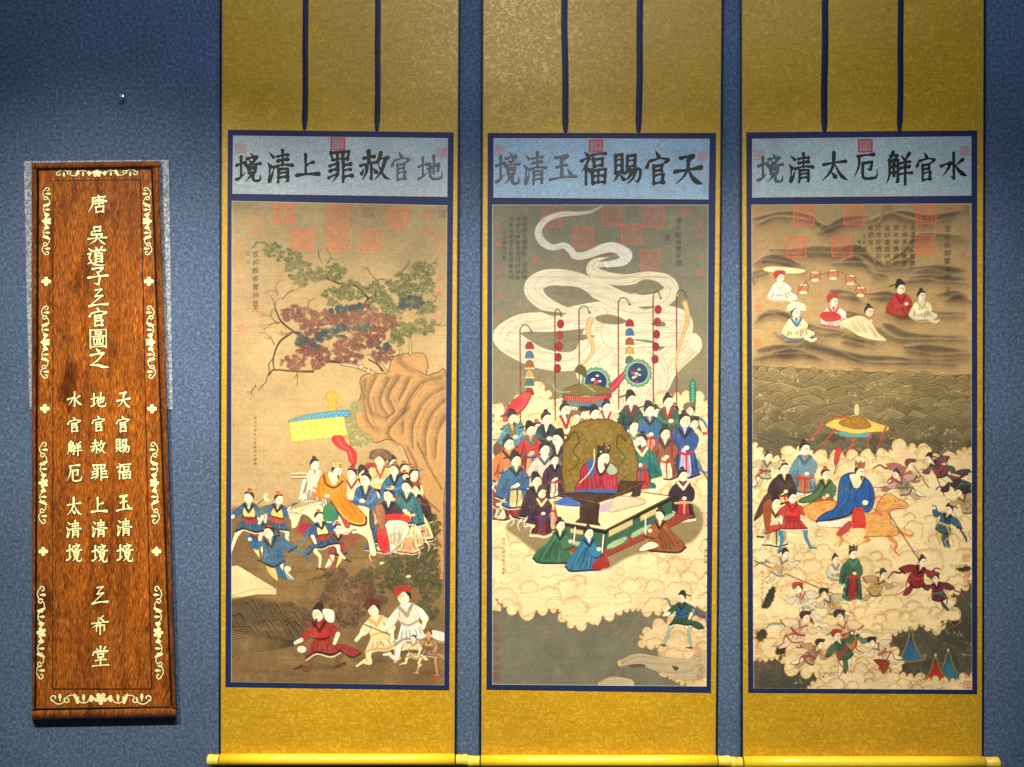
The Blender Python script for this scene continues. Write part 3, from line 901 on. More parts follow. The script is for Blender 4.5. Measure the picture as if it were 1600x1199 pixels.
        C.dot(*P([(3.5, 0.7)])[0], 0.36 * s, skin, 1, 0.32 * s, 0, (150, 90, 60), 0.25)
        C.stroke(P([(-1.3, 3.6), (0, 3.9), (1.2, 3.5)]), 0.26 * s, sash, 0.95)
        C.stroke(P([(-1.6, 5.3), (0.2, 5.9), (1.6, 5.1)]), 0.2 * s, trim, 0.95)
        C.stroke(P([(-0.2, 3.9), (-1.6, 5.6), (-1.2, 7.4), (-2.6, 9.0)]), 0.2 * s, sash, 0.95, 0.08 * s)
    if pose != 'bust':
        C.stroke(P([(-0.9, 1.3), (0.05, 2.6), (0.9, 1.3)]), 0.24 * s, trim, 0.95, smooth=False)
        C.fill(P([(-0.42, 0.8), (0.05, 2.2), (0.42, 0.8)]), inner, 1, False)
    else:
        C.stroke(P([(-0.8, 1.1), (0.05, 3.0), (0.8, 1.1)]), 0.22 * s, trim, 0.95, smooth=False)
    head(C, x, y, s, d, hat, hatc, skin, beard)


PAL = [(44, 96, 144), (58, 100, 72), (150, 48, 44), (62, 42, 52), (206, 120, 56), (226, 200, 130), (196, 190, 156), (80, 128, 140), (120, 70, 46), (232, 190, 160), (44, 66, 72)]


def crowd(C, x0, x1, y0, y1, s, n, pose='bust', pal=PAL, d=None):
    """rows of attendants standing close together, back to front"""
    pts = []
    for _ in range(n * 12):
        x, y = C.rnd.uniform(x0, x1), C.rnd.uniform(y0, y1)
        if all(abs(x - a) > 1.7 * s or abs(y - b) > 1.9 * s for a, b in pts): pts.append((x, y))
        if len(pts) >= n: break
    for x, y in sorted(pts, key=lambda p: p[1]):
        person(C, x, y, s * C.rnd.uniform(0.9, 1.08), C.rnd.choice(pal), pose, d or C.rnd.choice((1, -1)), C.rnd.choice(['bun', 'bun', 'cap', 'wild']), C.rnd.choice([(46, 40, 42), (150, 60, 44), (110, 90, 60)]),
               C.rnd.choice([(34, 34, 40), (120, 36, 40), (226, 210, 160), (40, 60, 80)]), C.rnd.choice([(240, 222, 170), (226, 160, 120), (232, 206, 130)]), C.rnd.choice([(170, 44, 48), (200, 160, 80), (44, 80, 120)]), L=C.rnd.uniform(6.5, 9), scarf=C.rnd.choice([None, None, (60, 110, 150), (150, 60, 60)]))


def roof(C, cx, top, w, h, col, trim=(140, 114, 60)):
    """a pavilion roof with sweeping concave sides, tile rows, ridges and a finial"""
    L, R = [], []
    for i in range(9):
        t = i / 8
        L.append((cx - w * (0.06 + 0.44 * t ** 1.7), top + h * t)); R.append((cx + w * (0.06 + 0.44 * t ** 1.7), top + h * t))
    L[-1] = (L[-1][0] - 2, L[-1][1] - 2.2); R[-1] = (R[-1][0] + 2, R[-1][1] - 2.2)
    C.fill(L + [(cx, top + h + 1.5)] + R[::-1], col, 1, False, 0, INK, 0.7)
    for k in range(9):
        f = -0.86 + 1.72 * k / 8
        C.stroke([(cx + w * f * (0.06 + 0.44 * (i / 8) ** 1.7), top + h * i / 8) for i in range(9)], 0.38, shade(col, 0.5), 0.85, smooth=False)
        C.stroke([(cx + 0.9 + w * f * (0.06 + 0.44 * (i / 8) ** 1.7), top + h * i / 8) for i in range(9)], 0.3, shade(col, 1.5), 0.5, smooth=False)
    for e in (L, R):
        C.stroke(e, 1.7, INK, 0.8, smooth=False); C.stroke(e, 1.15, trim, 1, smooth=False)
        C.dot(e[-1][0], e[-1][1] - 1, 1.6, trim, 1)
    C.stroke([L[-1], (cx, top + h + 2), R[-1]], 1.2, trim, 0.95)
    C.dot(cx, top - 2, 3.2, trim, 1, 2.4, 0, INK, 0.4); C.dot(cx, top - 6.5, 2.2, (206, 190, 130), 1, 3.0, 0, INK, 0.4)


def pole(C, x0, y0, x1, y1, col=(122, 38, 36), w=0.75):
    C.stroke([(x0, y0), (x1, y1)], w + 0.35, INK, 0.4, smooth=False)
    C.stroke([(x0, y0), (x1, y1)], w, col, 0.95, smooth=False)


def scallop(pts, bump, rnd, amp=0.55):
    """turn a rough outline into a row of round cloud lobes"""
    P = cr_spline(pts, True, 6)
    seg = np.sqrt(((np.roll(P, -1, 0) - P) ** 2).sum(1)); L = seg.sum()
    cum = np.concatenate([[0], np.cumsum(seg)]); Q = np.vstack([P, P[:1]])
    area = 0.5 * np.sum(P[:, 0] * np.roll(P[:, 1], -1) - np.roll(P[:, 0], -1) * P[:, 1])
    sg = 1 if area > 0 else -1
    out, t = [], 0.0
    while t < L - bump * 0.4:
        b = bump * rnd.choice((0.5, 0.7, 1.0, 1.3, 1.9)) * rnd.uniform(0.85, 1.2)
        e = min(L, t + b)
        for k in range(7):
            u = t + (e - t) * k / 7
            x = np.interp(u, cum, Q[:, 0]); y = np.interp(u, cum, Q[:, 1])
            x2 = np.interp(min(u + 0.5, L), cum, Q[:, 0]); y2 = np.interp(min(u + 0.5, L), cum, Q[:, 1])
            nx, ny = (y2 - y), -(x2 - x); n = math.hypot(nx, ny) + 1e-9
            h = b * amp * math.sin(math.pi * k / 7) ** 0.7
            out.append((x + sg * nx / n * h, y + sg * ny / n * h))
        t = e
    return out


def curl(C, x, y, r, col, a=0.7, w=0.42, d=1, turns=1.6, ph=0.0):
    t = np.linspace(0, turns * 6.283, int(14 * turns))
    rr = r * (1 - 0.82 * t / t[-1])
    C.stroke(np.column_stack([x + d * rr * np.cos(t + ph), y + rr * 0.8 * np.sin(t + ph)]), w, col, a, w * 0.6, smooth=False)


def lobe(C, x, y, r, fillc, linec, la=0.7, rings=2):
    """one cloud lobe: a scalloped arc with inner arcs and a trailing tail"""
    n = C.rnd.choice((3, 4, 5)); a_0 = math.pi * C.rnd.uniform(0.85, 1.2); sp = math.pi * C.rnd.uniform(0.8, 1.25); sq = C.rnd.uniform(0.6, 0.95)
    wd = [C.rnd.uniform(0.7, 1.4) for _ in range(n)]; tot = sum(wd)
    for k in range(rings):
        q = 1 - 0.17 * k
        pts, a0 = [], a_0
        for i in range(n):
            da = sp * wd[i] / tot
            for j in range(5):
                rr = r * q * (1 + 0.20 * wd[i] * math.sin(math.pi * j / 5))
                pts.append((x + rr * math.cos(a0 + da * j / 5), y + rr * sq * math.sin(a0 + da * j / 5)))
            a0 += da
        e = pts[-1]
        pts += [(e[0] + r * 0.15, e[1] + r * 0.25), (e[0] - r * 0.1, e[1] + r * 0.5)]
        if k == 0 and fillc is not None: C.fill(pts, fillc, 0.6, False, 1.0)
        if k == 0: C.stroke([(a, b + 1.3) for a, b in pts], 1.2, (206, 150, 84), 0.28, smooth=False, soft=1)
        C.stroke(pts, 0.46 if k == 0 else 0.34, linec, la * (1 - 0.25 * k), 0.3, smooth=False)


def cloud(C, pts, base, line, bump=14, nl=60, r=(7, 15), washes=((228, 176, 110),)):
    out = scallop(pts, bump, C.rnd)
    C.fill(out, base, 1, False, 0)
    b, cov = C.mask(out, False, 0)
    keep = C.img.copy()
    rnd = C.rnd
    xs = [p[0] for p in out]; ys = [p[1] for p in out]
    x0, x1, y0, y1 = min(xs), max(xs), min(ys), max(ys)
    for _ in range(nl // 3):
        C.dot(rnd.uniform(x0, x1), rnd.uniform(y0, y1), rnd.uniform(8, 22), rnd.choice(washes), 0.20, rnd.uniform(4, 9), 3)
    for k in (2.6, 5.0):
        rim = blur(cov, int(k * C.r)); rim = np.clip(1 - np.abs(rim - 0.80) / 0.05, 0, 1) * cov
        C.comp(b, rim * 0.42, line)
    pl = []
    for _ in range(nl * 2):
        x, y, q = rnd.uniform(x0, x1), rnd.uniform(y0, y1), rnd.uniform(*r)
        if any((x - a) ** 2 + ((y - c) * 1.3) ** 2 < (0.62 * (q + e)) ** 2 for a, c, e in pl): continue
        pl.append((x, y, q))
    pl.sort(key=lambda p: p[1])
    for x, y, q in pl:
        k = rnd.random()
        if k < 0.70: lobe(C, x, y, q, shade(base, rnd.uniform(0.98, 1.04)), line, 0.85, rnd.choice((1, 2, 2, 3)))
        elif k < 0.84: curl(C, x, y, q * 0.6, line, 0.8, 0.42, rnd.choice((-1, 1)), 1.5, rnd.uniform(0, 6))
        for m in range(rnd.choice((0, 1, 2, 3))):
            yy = y + q * 0.5 + m * 1.9; u = rnd.uniform(-0.4, 0.4)
            C.stroke([(x - q * 1.1, yy), (x - q * 0.4, yy + q * (0.25 + u * 0.4)), (x + q * 0.4, yy - q * 0.15), (x + q * 1.3, yy + q * u)], 0.36, line, 0.7, 0.2)
    full = np.zeros(C.img.shape[:2]); i0, i1, j0, j1 = b
    full[j0:j1, i0:i1] = cov
    C.img = keep * (1 - full[..., None]) + C.img * full[..., None]
    C.stroke(out + [out[0]], 0.60, line, 0.9, smooth=False)
    return out


def smoke(C, pts, col=(238, 226, 190), line=(186, 164, 120), n=7, a=1.0):
    col = shade(col, 0.90); line = shade(line, 0.90); n = int(n * 1.15)
    """a drifting band of incense smoke: a wide stroke with flowing lines inside"""
    P = cr_spline(np.asarray(pts, float), False, 6)
    C.stroke(P + np.array([0, 0, 0.8]), 0, (130, 112, 78), 0.7 * a, smooth=False)
    C.stroke(P, 0, col, a, smooth=False)
    T = np.gradient(P[:, :2], axis=0); T /= np.linalg.norm(T, axis=1)[:, None] + 1e-9
    Nn = np.column_stack([-T[:, 1], T[:, 0]])
    ph = C.rnd.uniform(0, 6)
    for k in range(n):
        f = -0.88 + 1.76 * (k + 0.5) / n
        wob = 0.10 * np.sin(np.arange(len(P)) * 0.55 + ph + k * 1.3)
        Q = P[:, :2] + Nn * (P[:, 2] * (f + wob))[:, None]
        C.stroke(Q, 0.34, line, 0.72, smooth=False)


def zc(f, ox, oy):
    return lambda l: [(ox + q[0] / f, oy + q[1] / f) + tuple(v / f for v in q[2:]) for q in l]


RED = (226, 84, 52)


def small_seals(C, xs, rows, col=RED, a=0.55):
    for x, (y, s) in zip(xs, rows): C.seal(x - s, y - s, x + s, y + s, col, a, 1.0, 0.6)


# ------------------------------------------------------------------ the three paintings (generic court-procession pictures)
def painting_tree_and_rider():
    C = Canvas(360, 312, 702, 1074, (184, 154, 104), 1.3, 11)
    A = zc(3.075, 350, 310); B = zc(3.036, 350, 690)
    yy = (C.y0 + np.arange(C.h) / C.r)[:, None, None]
    # ink-washed ground below the procession, bare silk above
    bank = 792 - 14 * np.clip((C.x0 + np.arange(C.w) / C.r - 440) / 60, 0, 1)[None, :, None]
    k = np.clip((yy - bank) / 10, 0, 1)
    C.img = C.img * (1 - k) + np.array((122, 94, 56.0)) * k
    k2 = np.clip((yy - 905) / 60, 0, 1)
    C.img = C.img * (1 - 0.30 * k2) + np.array((104, 84, 54.0)) * 0.30 * k2
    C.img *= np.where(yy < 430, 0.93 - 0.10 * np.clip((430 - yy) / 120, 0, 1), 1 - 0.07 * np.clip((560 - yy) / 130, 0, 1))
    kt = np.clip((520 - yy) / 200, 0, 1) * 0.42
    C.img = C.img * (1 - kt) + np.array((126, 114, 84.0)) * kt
    C.grain(60, 0.10); C.grain(9, 0.05)
    for _ in range(26):
        x, y = C.rnd.uniform(370, 640), C.rnd.uniform(850, 1060)
        C.stroke([(x, y), (x + C.rnd.uniform(30, 90), y + C.rnd.uniform(-4, 4))], C.rnd.uniform(1, 3), (70, 54, 34), 0.22, 0.4, soft=1.5)
    # seals stamped along the top and the edges
    for a_, b_, c_, d_ in ((428, 316, 457, 346), (513, 316, 544, 346), (608, 319, 638, 348), (457, 356, 488, 386), (513, 354, 544, 385), (565, 357, 594, 386)):
        C.seal(a_, b_, c_, d_, RED, 0.72, 2.6, 0.28)
    C.seal(569, 318, 585, 334, (110, 74, 60), 0.7, 1, 0.8)
    C.seal(688, 321, 698, 331, (96, 74, 64), 0.7, 1, 0.6)
    for x, y, s in ((397, 339, 5), (397, 360, 6), (669, 326, 4.5), (668, 352, 5), (691, 364, 4), (691, 383, 4), (691, 428, 5), (372, 378, 4), (372, 400, 4), (372, 440, 4), (374, 512, 4), (386, 395, 3), (386, 408, 3), (691, 448, 4)):
        C.seal(x - s, y - s, x + s, y + s, RED if x != 386 else (110, 76, 60), 0.42, 0.9, 0.75)
    C.text('宣和殿御覽并題', 398, 390, 11, 13, (52, 40, 26), 0.85)
    C.seal(389, 472, 408, 494, (196, 96, 60), 0.3, 0.8, 0.4)
    C.text('天', 398, 476, 12, 12, (52, 40, 26), 0.85)
    C.text('開元十年秋九月吳道子敬畫', 398, 652, 5.2, 6.6, (70, 52, 30), 0.8)
    # rock on the right
    R = (184, 136, 82)
    rock = A([(660, 862), (705, 832), (790, 830), (812, 770), (845, 742), (925, 730), (972, 735), (992, 790), (985, 838), (1040, 822), (1080, 840), (1085, 1250)]) + B([(1060, 300), (1060, 660), (1000, 520), (960, 330), (900, 120), (870, 40)]) + A([(862, 1180), (800, 1152), (740, 1170), (680, 1140), (640, 1075), (642, 1000), (668, 930)])
    C.fill(rock, R, 1, True, 0.6, (74, 54, 36), 0.8, 0.85)
    for l in ([(690, 870), (680, 960), (700, 1060), (760, 1120)], [(740, 850), (700, 940), (720, 1020), (790, 1050)], [(800, 860), (760, 960), (800, 1040)], [(850, 850), (800, 940), (830, 1010), (790, 1050)],
              [(900, 860), (880, 900), (850, 960)], [(860, 760), (900, 800), (985, 840)], [(1060, 850), (960, 880), (880, 1000), (870, 1120)], [(1070, 900), (980, 960), (920, 1080), (920, 1190)],
              [(1075, 960), (1010, 1030), (980, 1130), (985, 1230)], [(1080, 1040), (1040, 1120), (1030, 1240)], [(900, 1000), (840, 1060), (800, 1120), (850, 1180)]):
        q = A(l)
        C.stroke([(x - 1, y + 1) for x, y in q], 6.5, (96, 72, 46), 0.55, 2.0, soft=2.4)
        C.stroke([(x + 4, y + 2) for x, y in q], 3.5, (216, 166, 108), 0.5, 1.5, soft=1.5)
        C.stroke(q, 0.42, (70, 50, 34), 0.8)
    for l in ([(880, 20), (930, 120), (960, 250), (1040, 330)], [(930, 0), (990, 120), (1050, 220)], [(960, 330), (1010, 420), (1050, 500)]):
        C.stroke(B(l), 3, (132, 98, 62), 0.5, 1.5, soft=1.5); C.stroke(B(l), 0.6, (70, 50, 34), 0.8)
    # bare branches and trunks
    BR = (74, 54, 36)
    for l, w in (([(790, 825), (740, 770), (700, 740)], 2.4), ([(720, 830), (640, 800), (565, 785), (560, 740), (610, 690), (620, 640)], 3.4), ([(770, 820), (745, 790), (700, 765)], 1.6),
                 ([(860, 735), (850, 690), (840, 650)], 2.2), ([(905, 735), (905, 690), (900, 640)], 2.4), ([(560, 780), (480, 770), (430, 700), (340, 640), (275, 590), (245, 530)], 2.0),
                 ([(430, 830), (330, 830), (240, 825), (215, 850)], 1.5), ([(330, 640), (265, 690), (235, 770), (240, 825)], 1.4), ([(700, 470), (640, 410), (560, 400), (490, 375), (420, 385)], 1.6), ([(740, 400), (730, 450), (690, 480), (650, 560)], 1.6)):
        C.stroke(A(l), w + 0.4, (50, 36, 24), 0.9, (w + 0.4) * 0.5)
        if w > 2: C.stroke(A(l), w - 0.6, (206, 176, 124), 0.85, w * 0.3)
    for x, y, an, ln, dp in ((245, 530, -1.7, 22, 3), (275, 590, 3.0, 26, 3), (260, 600, -2.4, 26, 3), (280, 480, -0.9, 24, 3), (330, 640, 2.9, 22, 2), (240, 700, -2.0, 22, 3), (235, 770, 2.4, 22, 3), (215, 840, 2.2, 26, 3), (150, 900, 2.1, 20, 3),
                             (350, 830, 1.4, 18, 2), (255, 460, -1.6, 22, 3), (200, 210, 3.4, 24, 2), (470, 300, -2.0, 18, 3), (500, 300, -0.8, 18, 3), (740, 380, -2.3, 24, 3), (740, 380, -0.5, 20, 2), (1000, 300, -0.5, 16, 2), (1020, 480, -1.2, 14, 2), (860, 330, -0.7, 18, 2), (1030, 590, 0.4, 14, 2), (400, 520, -1.4, 18, 2)):
        p = A([(x, y)])[0]; C.twig(p[0], p[1], an, ln * 0.62, 0.85, BR, dp)
    gr = [(70, 74, 38), (92, 92, 50), (52, 54, 30), (148, 142, 90), (132, 128, 78)]
    for x, y, rx, ry in ((225, 238, 42, 34), (312, 278, 58, 44), (365, 340, 66, 44), (380, 392, 40, 26), (450, 360, 44, 34), (540, 340, 58, 38), (520, 462, 48, 42), (620, 430, 62, 48), (740, 430, 46, 42), (760, 490, 58, 40), (850, 390, 66, 46), (900, 440, 60, 50), (960, 330, 60, 42), (990, 405, 36, 36), (975, 512, 52, 34), (965, 600, 64, 40), (820, 550, 46, 48), (870, 620, 56, 42), (840, 668, 30, 34), (600, 1090, 40, 60), (660, 1150, 60, 40), (640, 1010, 30, 40)):
        p = A([(x, y)])[0]
        pale = y > 900
        C.leaves(p[0], p[1], rx / 2.75, ry / 2.75, int(rx * ry / 6.0), gr if not pale else [(128, 128, 84), (150, 144, 96), (112, 112, 74)], 1.7, 0.85, (88, 88, 48) if not pale else (168, 152, 100), 0.75)
    pu = [(100, 56, 48), (122, 72, 58), (78, 44, 40), (146, 98, 72)]
    for x, y, rx, ry in ((330, 552, 52, 42), (400, 560, 50, 36), (490, 565, 68, 38), (425, 622, 52, 38), (560, 575, 46, 36), (660, 545, 90, 46), (760, 585, 78, 42), (620, 592, 50, 40), (400, 712, 60, 38), (330, 790, 60, 34), (450, 760, 66, 56), (580, 720, 50, 66), (670, 680, 58, 50), (740, 655, 52, 38), (775, 745, 54, 36), (630, 750, 44, 36)):
        p = A([(x, y)])[0]
        C.leaves(p[0], p[1], rx / 2.8, ry / 2.8, int(rx * ry / 7.0), pu, 1.9, 0.8, (96, 58, 48), 0.85)
    bl = [(52, 62, 62), (66, 78, 76), (42, 50, 54)]
    for x, y, rx, ry in ((560, 522, 60, 24), (640, 512, 40, 22), (910, 482, 62, 34), (880, 510, 34, 20), (370, 672, 34, 36), (500, 648, 78, 26), (560, 620, 50, 22), (680, 612, 48, 26), (775, 702, 38, 24), (440, 690, 40, 20)):
        p = A([(x, y)])[0]
        C.leaves(p[0], p[1], rx / 3.0, ry / 3.0, int(rx * ry / 8.0), bl, 2.0, 0.8, (66, 72, 66), 0.6)
    C.dot(552, 559, 4, (210, 184, 132), 1, 3, 0, INK, 0.5); C.dot(566, 571, 4, (210, 184, 132), 1, 3.4, 0, INK, 0.5); C.dot(577, 577, 4, (210, 184, 132), 1, 3.4, 0, INK, 0.5)
    # canopy over the rider
    C.fill(A([(505, 985), (490, 945), (520, 920), (555, 950), (540, 990), (545, 1025), (500, 1025)]), (206, 158, 52), 1, True, 0, (130, 86, 24), 0.4)
    for _ in range(14): C.dot(518 + C.rnd.gauss(0, 6), 622 + C.rnd.gauss(0, 8), 1.0, C.rnd.choice([(150, 104, 30), (232, 190, 90)]), 0.9)
    C.fill(A([(315, 1078), (380, 1046), (500, 1024), (590, 1016), (610, 1024), (575, 1050)]), (86, 156, 178), 1, True, 0, (40, 80, 100), 0.5)
    for i in range(11): C.stroke(A([(345 + i * 23, 1074 - i * 3.2), (372 + i * 23, 1042 - i * 3)]), 1.0, (44, 110, 140), 0.7, 0.4)
    val = [(312, 1080), (400, 1066), (490, 1056), (575, 1046), (590, 1090), (602, 1140)]
    for i in range(10): val += [(590 - i * 28, 1134 + i * 4), (576 - i * 28, 1148 + i * 3)]
    C.fill(A(val), (240, 214, 92), 1, False, 0, (160, 124, 40), 0.5)
    for i in range(30):
        u = C.rnd.uniform(-3, 3)
        C.stroke(A([(320 + i * 9 + u, 1082 - i * 1.2), (322 + i * 9, 1120 - i * 1.2), (326 + i * 9 + u, 1164 - i * 1.2)]), C.rnd.uniform(0.3, 0.9), C.rnd.choice([(206, 166, 52), (180, 134, 36), (252, 236, 150)]), 0.65, 0.3)
    pole(C, 549, 680, 553, 735, (130, 80, 40), 0.6)
    C.fill(A([(528, 1142), (575, 1140), (590, 1170), (625, 1200)]) + B([(636, 60), (630, 112), (600, 92), (590, 50), (548, 30), (520, 0)]), (206, 46, 46), 1, True, 0, (120, 26, 26), 0.5)
    C.stroke(A([(550, 1150), (570, 1185)]) + B([(600, 40), (618, 96)]), 0.8, (240, 110, 96), 0.8)
    # pale stone slab and dark cliff, lower left
    C.fill(B([(30, 606), (62, 602), (250, 712), (252, 742), (160, 742), (90, 756), (30, 778)]), (232, 204, 148), 1, False, 0, (90, 66, 40), 0.6)
    C.stroke(B([(250, 712), (150, 716), (80, 735), (30, 750)]), 0.5, (150, 116, 72), 0.8)
    C.fill(B([(20, 770), (120, 760), (250, 775), (330, 790), (400, 805), (440, 830), (420, 860), (390, 960), (300, 960), (200, 950), (80, 930), (20, 900)]), (84, 68, 44), 0.8, True, 2)
    for _ in range(36):
        x, y = C.rnd.uniform(30, 390), C.rnd.uniform(780, 930)
        p = B([(x, y), (x + 24, y - C.rnd.uniform(4, 24)), (x + 46, y + 10), (x + 62, y + C.rnd.uniform(26, 46))])
        C.stroke(p, 1.8, (54, 42, 28), 0.5, 0.6, soft=0.8); C.stroke(p, 0.4, (36, 28, 20), 0.85); C.stroke([(a + 1, b - 1.3) for a, b in p], 0.6, (136, 110, 72), 0.6)
    for i in range(13):
        C.stroke(B([(20, 905 + i * 12), (110, 900 + i * 10), (210, 940 + i * 6), (330, 960 + i * 2), (420, 945)]), 0.4, (46, 36, 24), 0.75)
        C.stroke(B([(20, 911 + i * 12), (110, 906 + i * 10), (210, 945 + i * 6)]), 0.4, (150, 124, 84), 0.6)
    # dark bushes, lower right
    for x, y, rx, ry in ((930, 330, 70, 50), (985, 400, 60, 70), (930, 470, 60, 60), (860, 540, 80, 60), (960, 560, 80, 60), (790, 600, 70, 50), (700, 640, 60, 40), (900, 640, 80, 60), (1000, 700, 60, 70), (820, 690, 80, 50), (980, 800, 60, 60), (1010, 620, 30, 60), (1000, 500, 40, 40)):
        p = B([(x, y)])[0]
        C.leaves(p[0], p[1], rx / 3.0, ry / 3.0, int(rx * ry / 8), [(58, 58, 36), (74, 74, 46), (44, 44, 30), (96, 92, 58)], 1.9, 0.85, (78, 72, 44), 0.75)
    for x, y, rx, ry in ((560, 690, 80, 60), (660, 700, 80, 60), (520, 760, 60, 50), (620, 790, 90, 60), (600, 850, 60, 50), (720, 760, 70, 50), (540, 640, 60, 30)):
        p = B([(x, y)])[0]
        C.leaves(p[0], p[1], rx / 3.0, ry / 3.0, int(rx * ry / 9), [(72, 50, 40), (92, 64, 48), (58, 42, 36), (112, 84, 62)], 2.2, 0.75, (92, 68, 46), 0.5)
    for x, y in ((470, 660), (520, 640), (600, 880)):
        p = B([(x, y)])[0]; C.twig(p[0], p[1], C.rnd.uniform(2.6, 3.6), 14, 0.8, (60, 44, 30), 3)
    for x, y in ((945, 372), (930, 402), (935, 462), (905, 466), (760, 582), (890, 644)):
        p = B([(x, y)])[0]
        C.fill([(p[0] - 4, p[1]), (p[0], p[1] - 2.4), (p[0] + 4.5, p[1] - 1), (p[0], p[1] + 1.8)], (238, 222, 180), 1)
    # finer texture strokes and moss dots on the rock
    for l in ([(690, 870), (680, 960), (700, 1060), (760, 1120)], [(740, 850), (700, 940), (720, 1020), (790, 1050)], [(850, 850), (800, 940), (830, 1010), (790, 1050)], [(900, 860), (880, 900), (850, 960)], [(1060, 850), (960, 880), (880, 1000), (870, 1120)],
              [(1070, 900), (980, 960), (920, 1080), (920, 1190)], [(1075, 960), (1010, 1030), (980, 1130), (985, 1230)], [(900, 1000), (840, 1060), (800, 1120)], [(860, 760), (900, 800), (985, 840)]):
        q = A(l)
        for k in range(9):
            o = C.rnd.uniform(1, 11); u = C.rnd.uniform(0, 0.5)
            C.stroke([(x + o + C.rnd.uniform(-0.8, 0.8), y + o * 0.35 + C.rnd.uniform(-1, 1)) for x, y in q[int(u * len(q)):]] if len(q[int(u * len(q)):]) > 1 else q, 0.3, (104, 74, 46), 0.45, 0.15)
    for _ in range(90):
        p = A([(C.rnd.uniform(700, 1060), C.rnd.choice((C.rnd.uniform(835, 870), C.rnd.uniform(740, 1190))))])[0]
        C.dot(p[0], p[1], C.rnd.uniform(0.4, 1.0), (84, 68, 42), 0.45)
    # people on foot, behind the horse
    BLUE = (44, 92, 132)
    crowd(C, 568, 672, 722, 812, 7.0, 20, 'stand')
    person(C, 493, 727, 7.2, (206, 206, 164), 'stand', 1, 'bun', inner=(214, 120, 96), sash=(236, 226, 190), trim=(186, 196, 166), L=9.4)
    for i in range(4): C.stroke([(456, 742 + i * 2.6), (480, 741 + i * 2.6)], 0.9, ((240, 222, 170), (150, 84, 50))[i % 2], 1)
    person(C, 552, 741, 7.6, (238, 216, 140), 'stand', -1, 'bun', hatc=(120, 40, 36), inner=(240, 226, 180), sash=(150, 50, 60), trim=(150, 46, 60), L=8)
    person(C, 597, 719, 8.2, (232, 190, 100), 'bust', -1, 'brim', hatc=(92, 66, 54), inner=(250, 226, 180), trim=(190, 60, 50))
    person(C, 620, 733, 7.6, (48, 96, 140), 'bust', -1, 'bun', hatc=(150, 60, 40))
    person(C, 640, 760, 8.2, (36, 110, 124), 'stand', -1, 'bun', inner=(226, 226, 150), sash=(230, 206, 130), L=6.5)
    person(C, 574, 750, 8.8, (48, 92, 140), 'bust', -1, 'bun', inner=(236, 200, 110), trim=(36, 50, 80))
    person(C, 611, 774, 8.2, (66, 46, 52), 'stand', -1, 'bun', hatc=(150, 120, 70), inner=(244, 232, 200), sash=(206, 44, 44), L=8.4)
    C.fill(B([(770, 350), (880, 345), (890, 385), (760, 380)]), (206, 46, 46), 1)
    C.fill(B([(786, 380), (876, 380), (890, 430), (840, 500), (800, 525), (772, 460)]), (238, 226, 190), 1, True, 0, INK, 0.4)
    folds(C, B([(790, 385), (870, 385), (850, 490), (800, 510)]), (150, 130, 96), 8)
    C.fill(B([(735, 420), (775, 400), (800, 520), (770, 530), (745, 500)]), (200, 46, 46), 1, True, 0, INK, 0.4)
    C.fill(B([(725, 310), (760, 300), (778, 350), (770, 420), (745, 400)]), (150, 96, 66), 1, True, 0, INK, 0.4)
    C.stroke(B([(800, 450), (850, 440), (820, 520), (790, 530)]), 1.6, (150, 160, 140), 0.8)
    person(C, 436, 783, 7.0, BLUE, 'run', 1, 'bun', hatc=(190, 80, 50), inner=(232, 190, 100), sash=(180, 60, 40), L=9.5, rot=0.15, scarf=(40, 90, 130))
    # the horse
    H = (240, 220, 164)
    horse = B([(300, 330), (330, 310), (400, 300), (450, 290), (480, 320), (540, 320), (640, 305), (700, 320), (722, 370), (712, 430), (720, 470), (735, 540), (705, 540), (690, 470), (640, 440), (560, 440), (480, 430), (440, 400), (400, 360), (370, 360), (350, 410), (325, 420), (318, 380)])
    C.fill(horse, H, 1, True, 0, (96, 66, 36), 0.5)
    C.fill(B([(560, 440), (600, 440), (570, 470), (470, 480), (460, 470)]), H, 1, True, 0, (96, 66, 36), 0.4)
    C.fill(B([(700, 320), (724, 360), (720, 440), (700, 400)]), (60, 62, 60), 1, True)
    C.fill(B([(312, 330), (350, 300), (400, 284), (460, 284), (470, 300), (400, 318), (350, 345)]), (226, 206, 152), 1, True, 0, INK, 0.4)
    for i in range(17): C.stroke(B([(322 + i * 9, 330 - i * 2.6), (330 + i * 8.4, 306 - i * 1.6)]), 0.62, (44, 36, 34), 0.9)
    C.dot(B([(335, 360)])[0][0], B([(335, 360)])[0][1], 0.9, INK)
    C.stroke(B([(300, 340), (330, 350), (375, 350), (372, 400)]), 0.5, INK, 0.85, smooth=False)
    C.fill(B([(350, 415), (380, 395), (425, 402), (410, 435), (360, 450)]), (150, 44, 56), 1, True)
    # the rider in an orange robe
    robe = B([(440, 260), (448, 210), (470, 160), (520, 150), (570, 165), (588, 210), (590, 270), (640, 310), (684, 360), (682, 395), (640, 402), (580, 380), (540, 330), (510, 280), (470, 275)])
    C.fill(robe, (228, 128, 28), 1, True, 0, (110, 56, 16), 0.5)
    C.stroke(B([(684, 360), (682, 395), (640, 402), (580, 380), (540, 330), (512, 284)]), 1.5, (56, 40, 36), 1)
    C.stroke(B([(676, 362), (672, 386), (640, 392), (588, 370), (550, 326)]), 0.6, (240, 200, 140), 0.95)
    for l in ([(560, 190), (570, 260), (620, 320), (640, 350)], [(590, 270), (620, 310), (660, 340)], [(460, 200), (452, 250)], [(480, 190), (478, 240)], [(545, 240), (565, 300), (620, 360)]):
        C.stroke(B(l), 0.6, (150, 76, 18), 0.9)
    C.fill(B([(478, 320), (510, 300), (540, 330), (545, 375), (480, 380)]), (56, 120, 76), 1, True, 0, INK, 0.4)
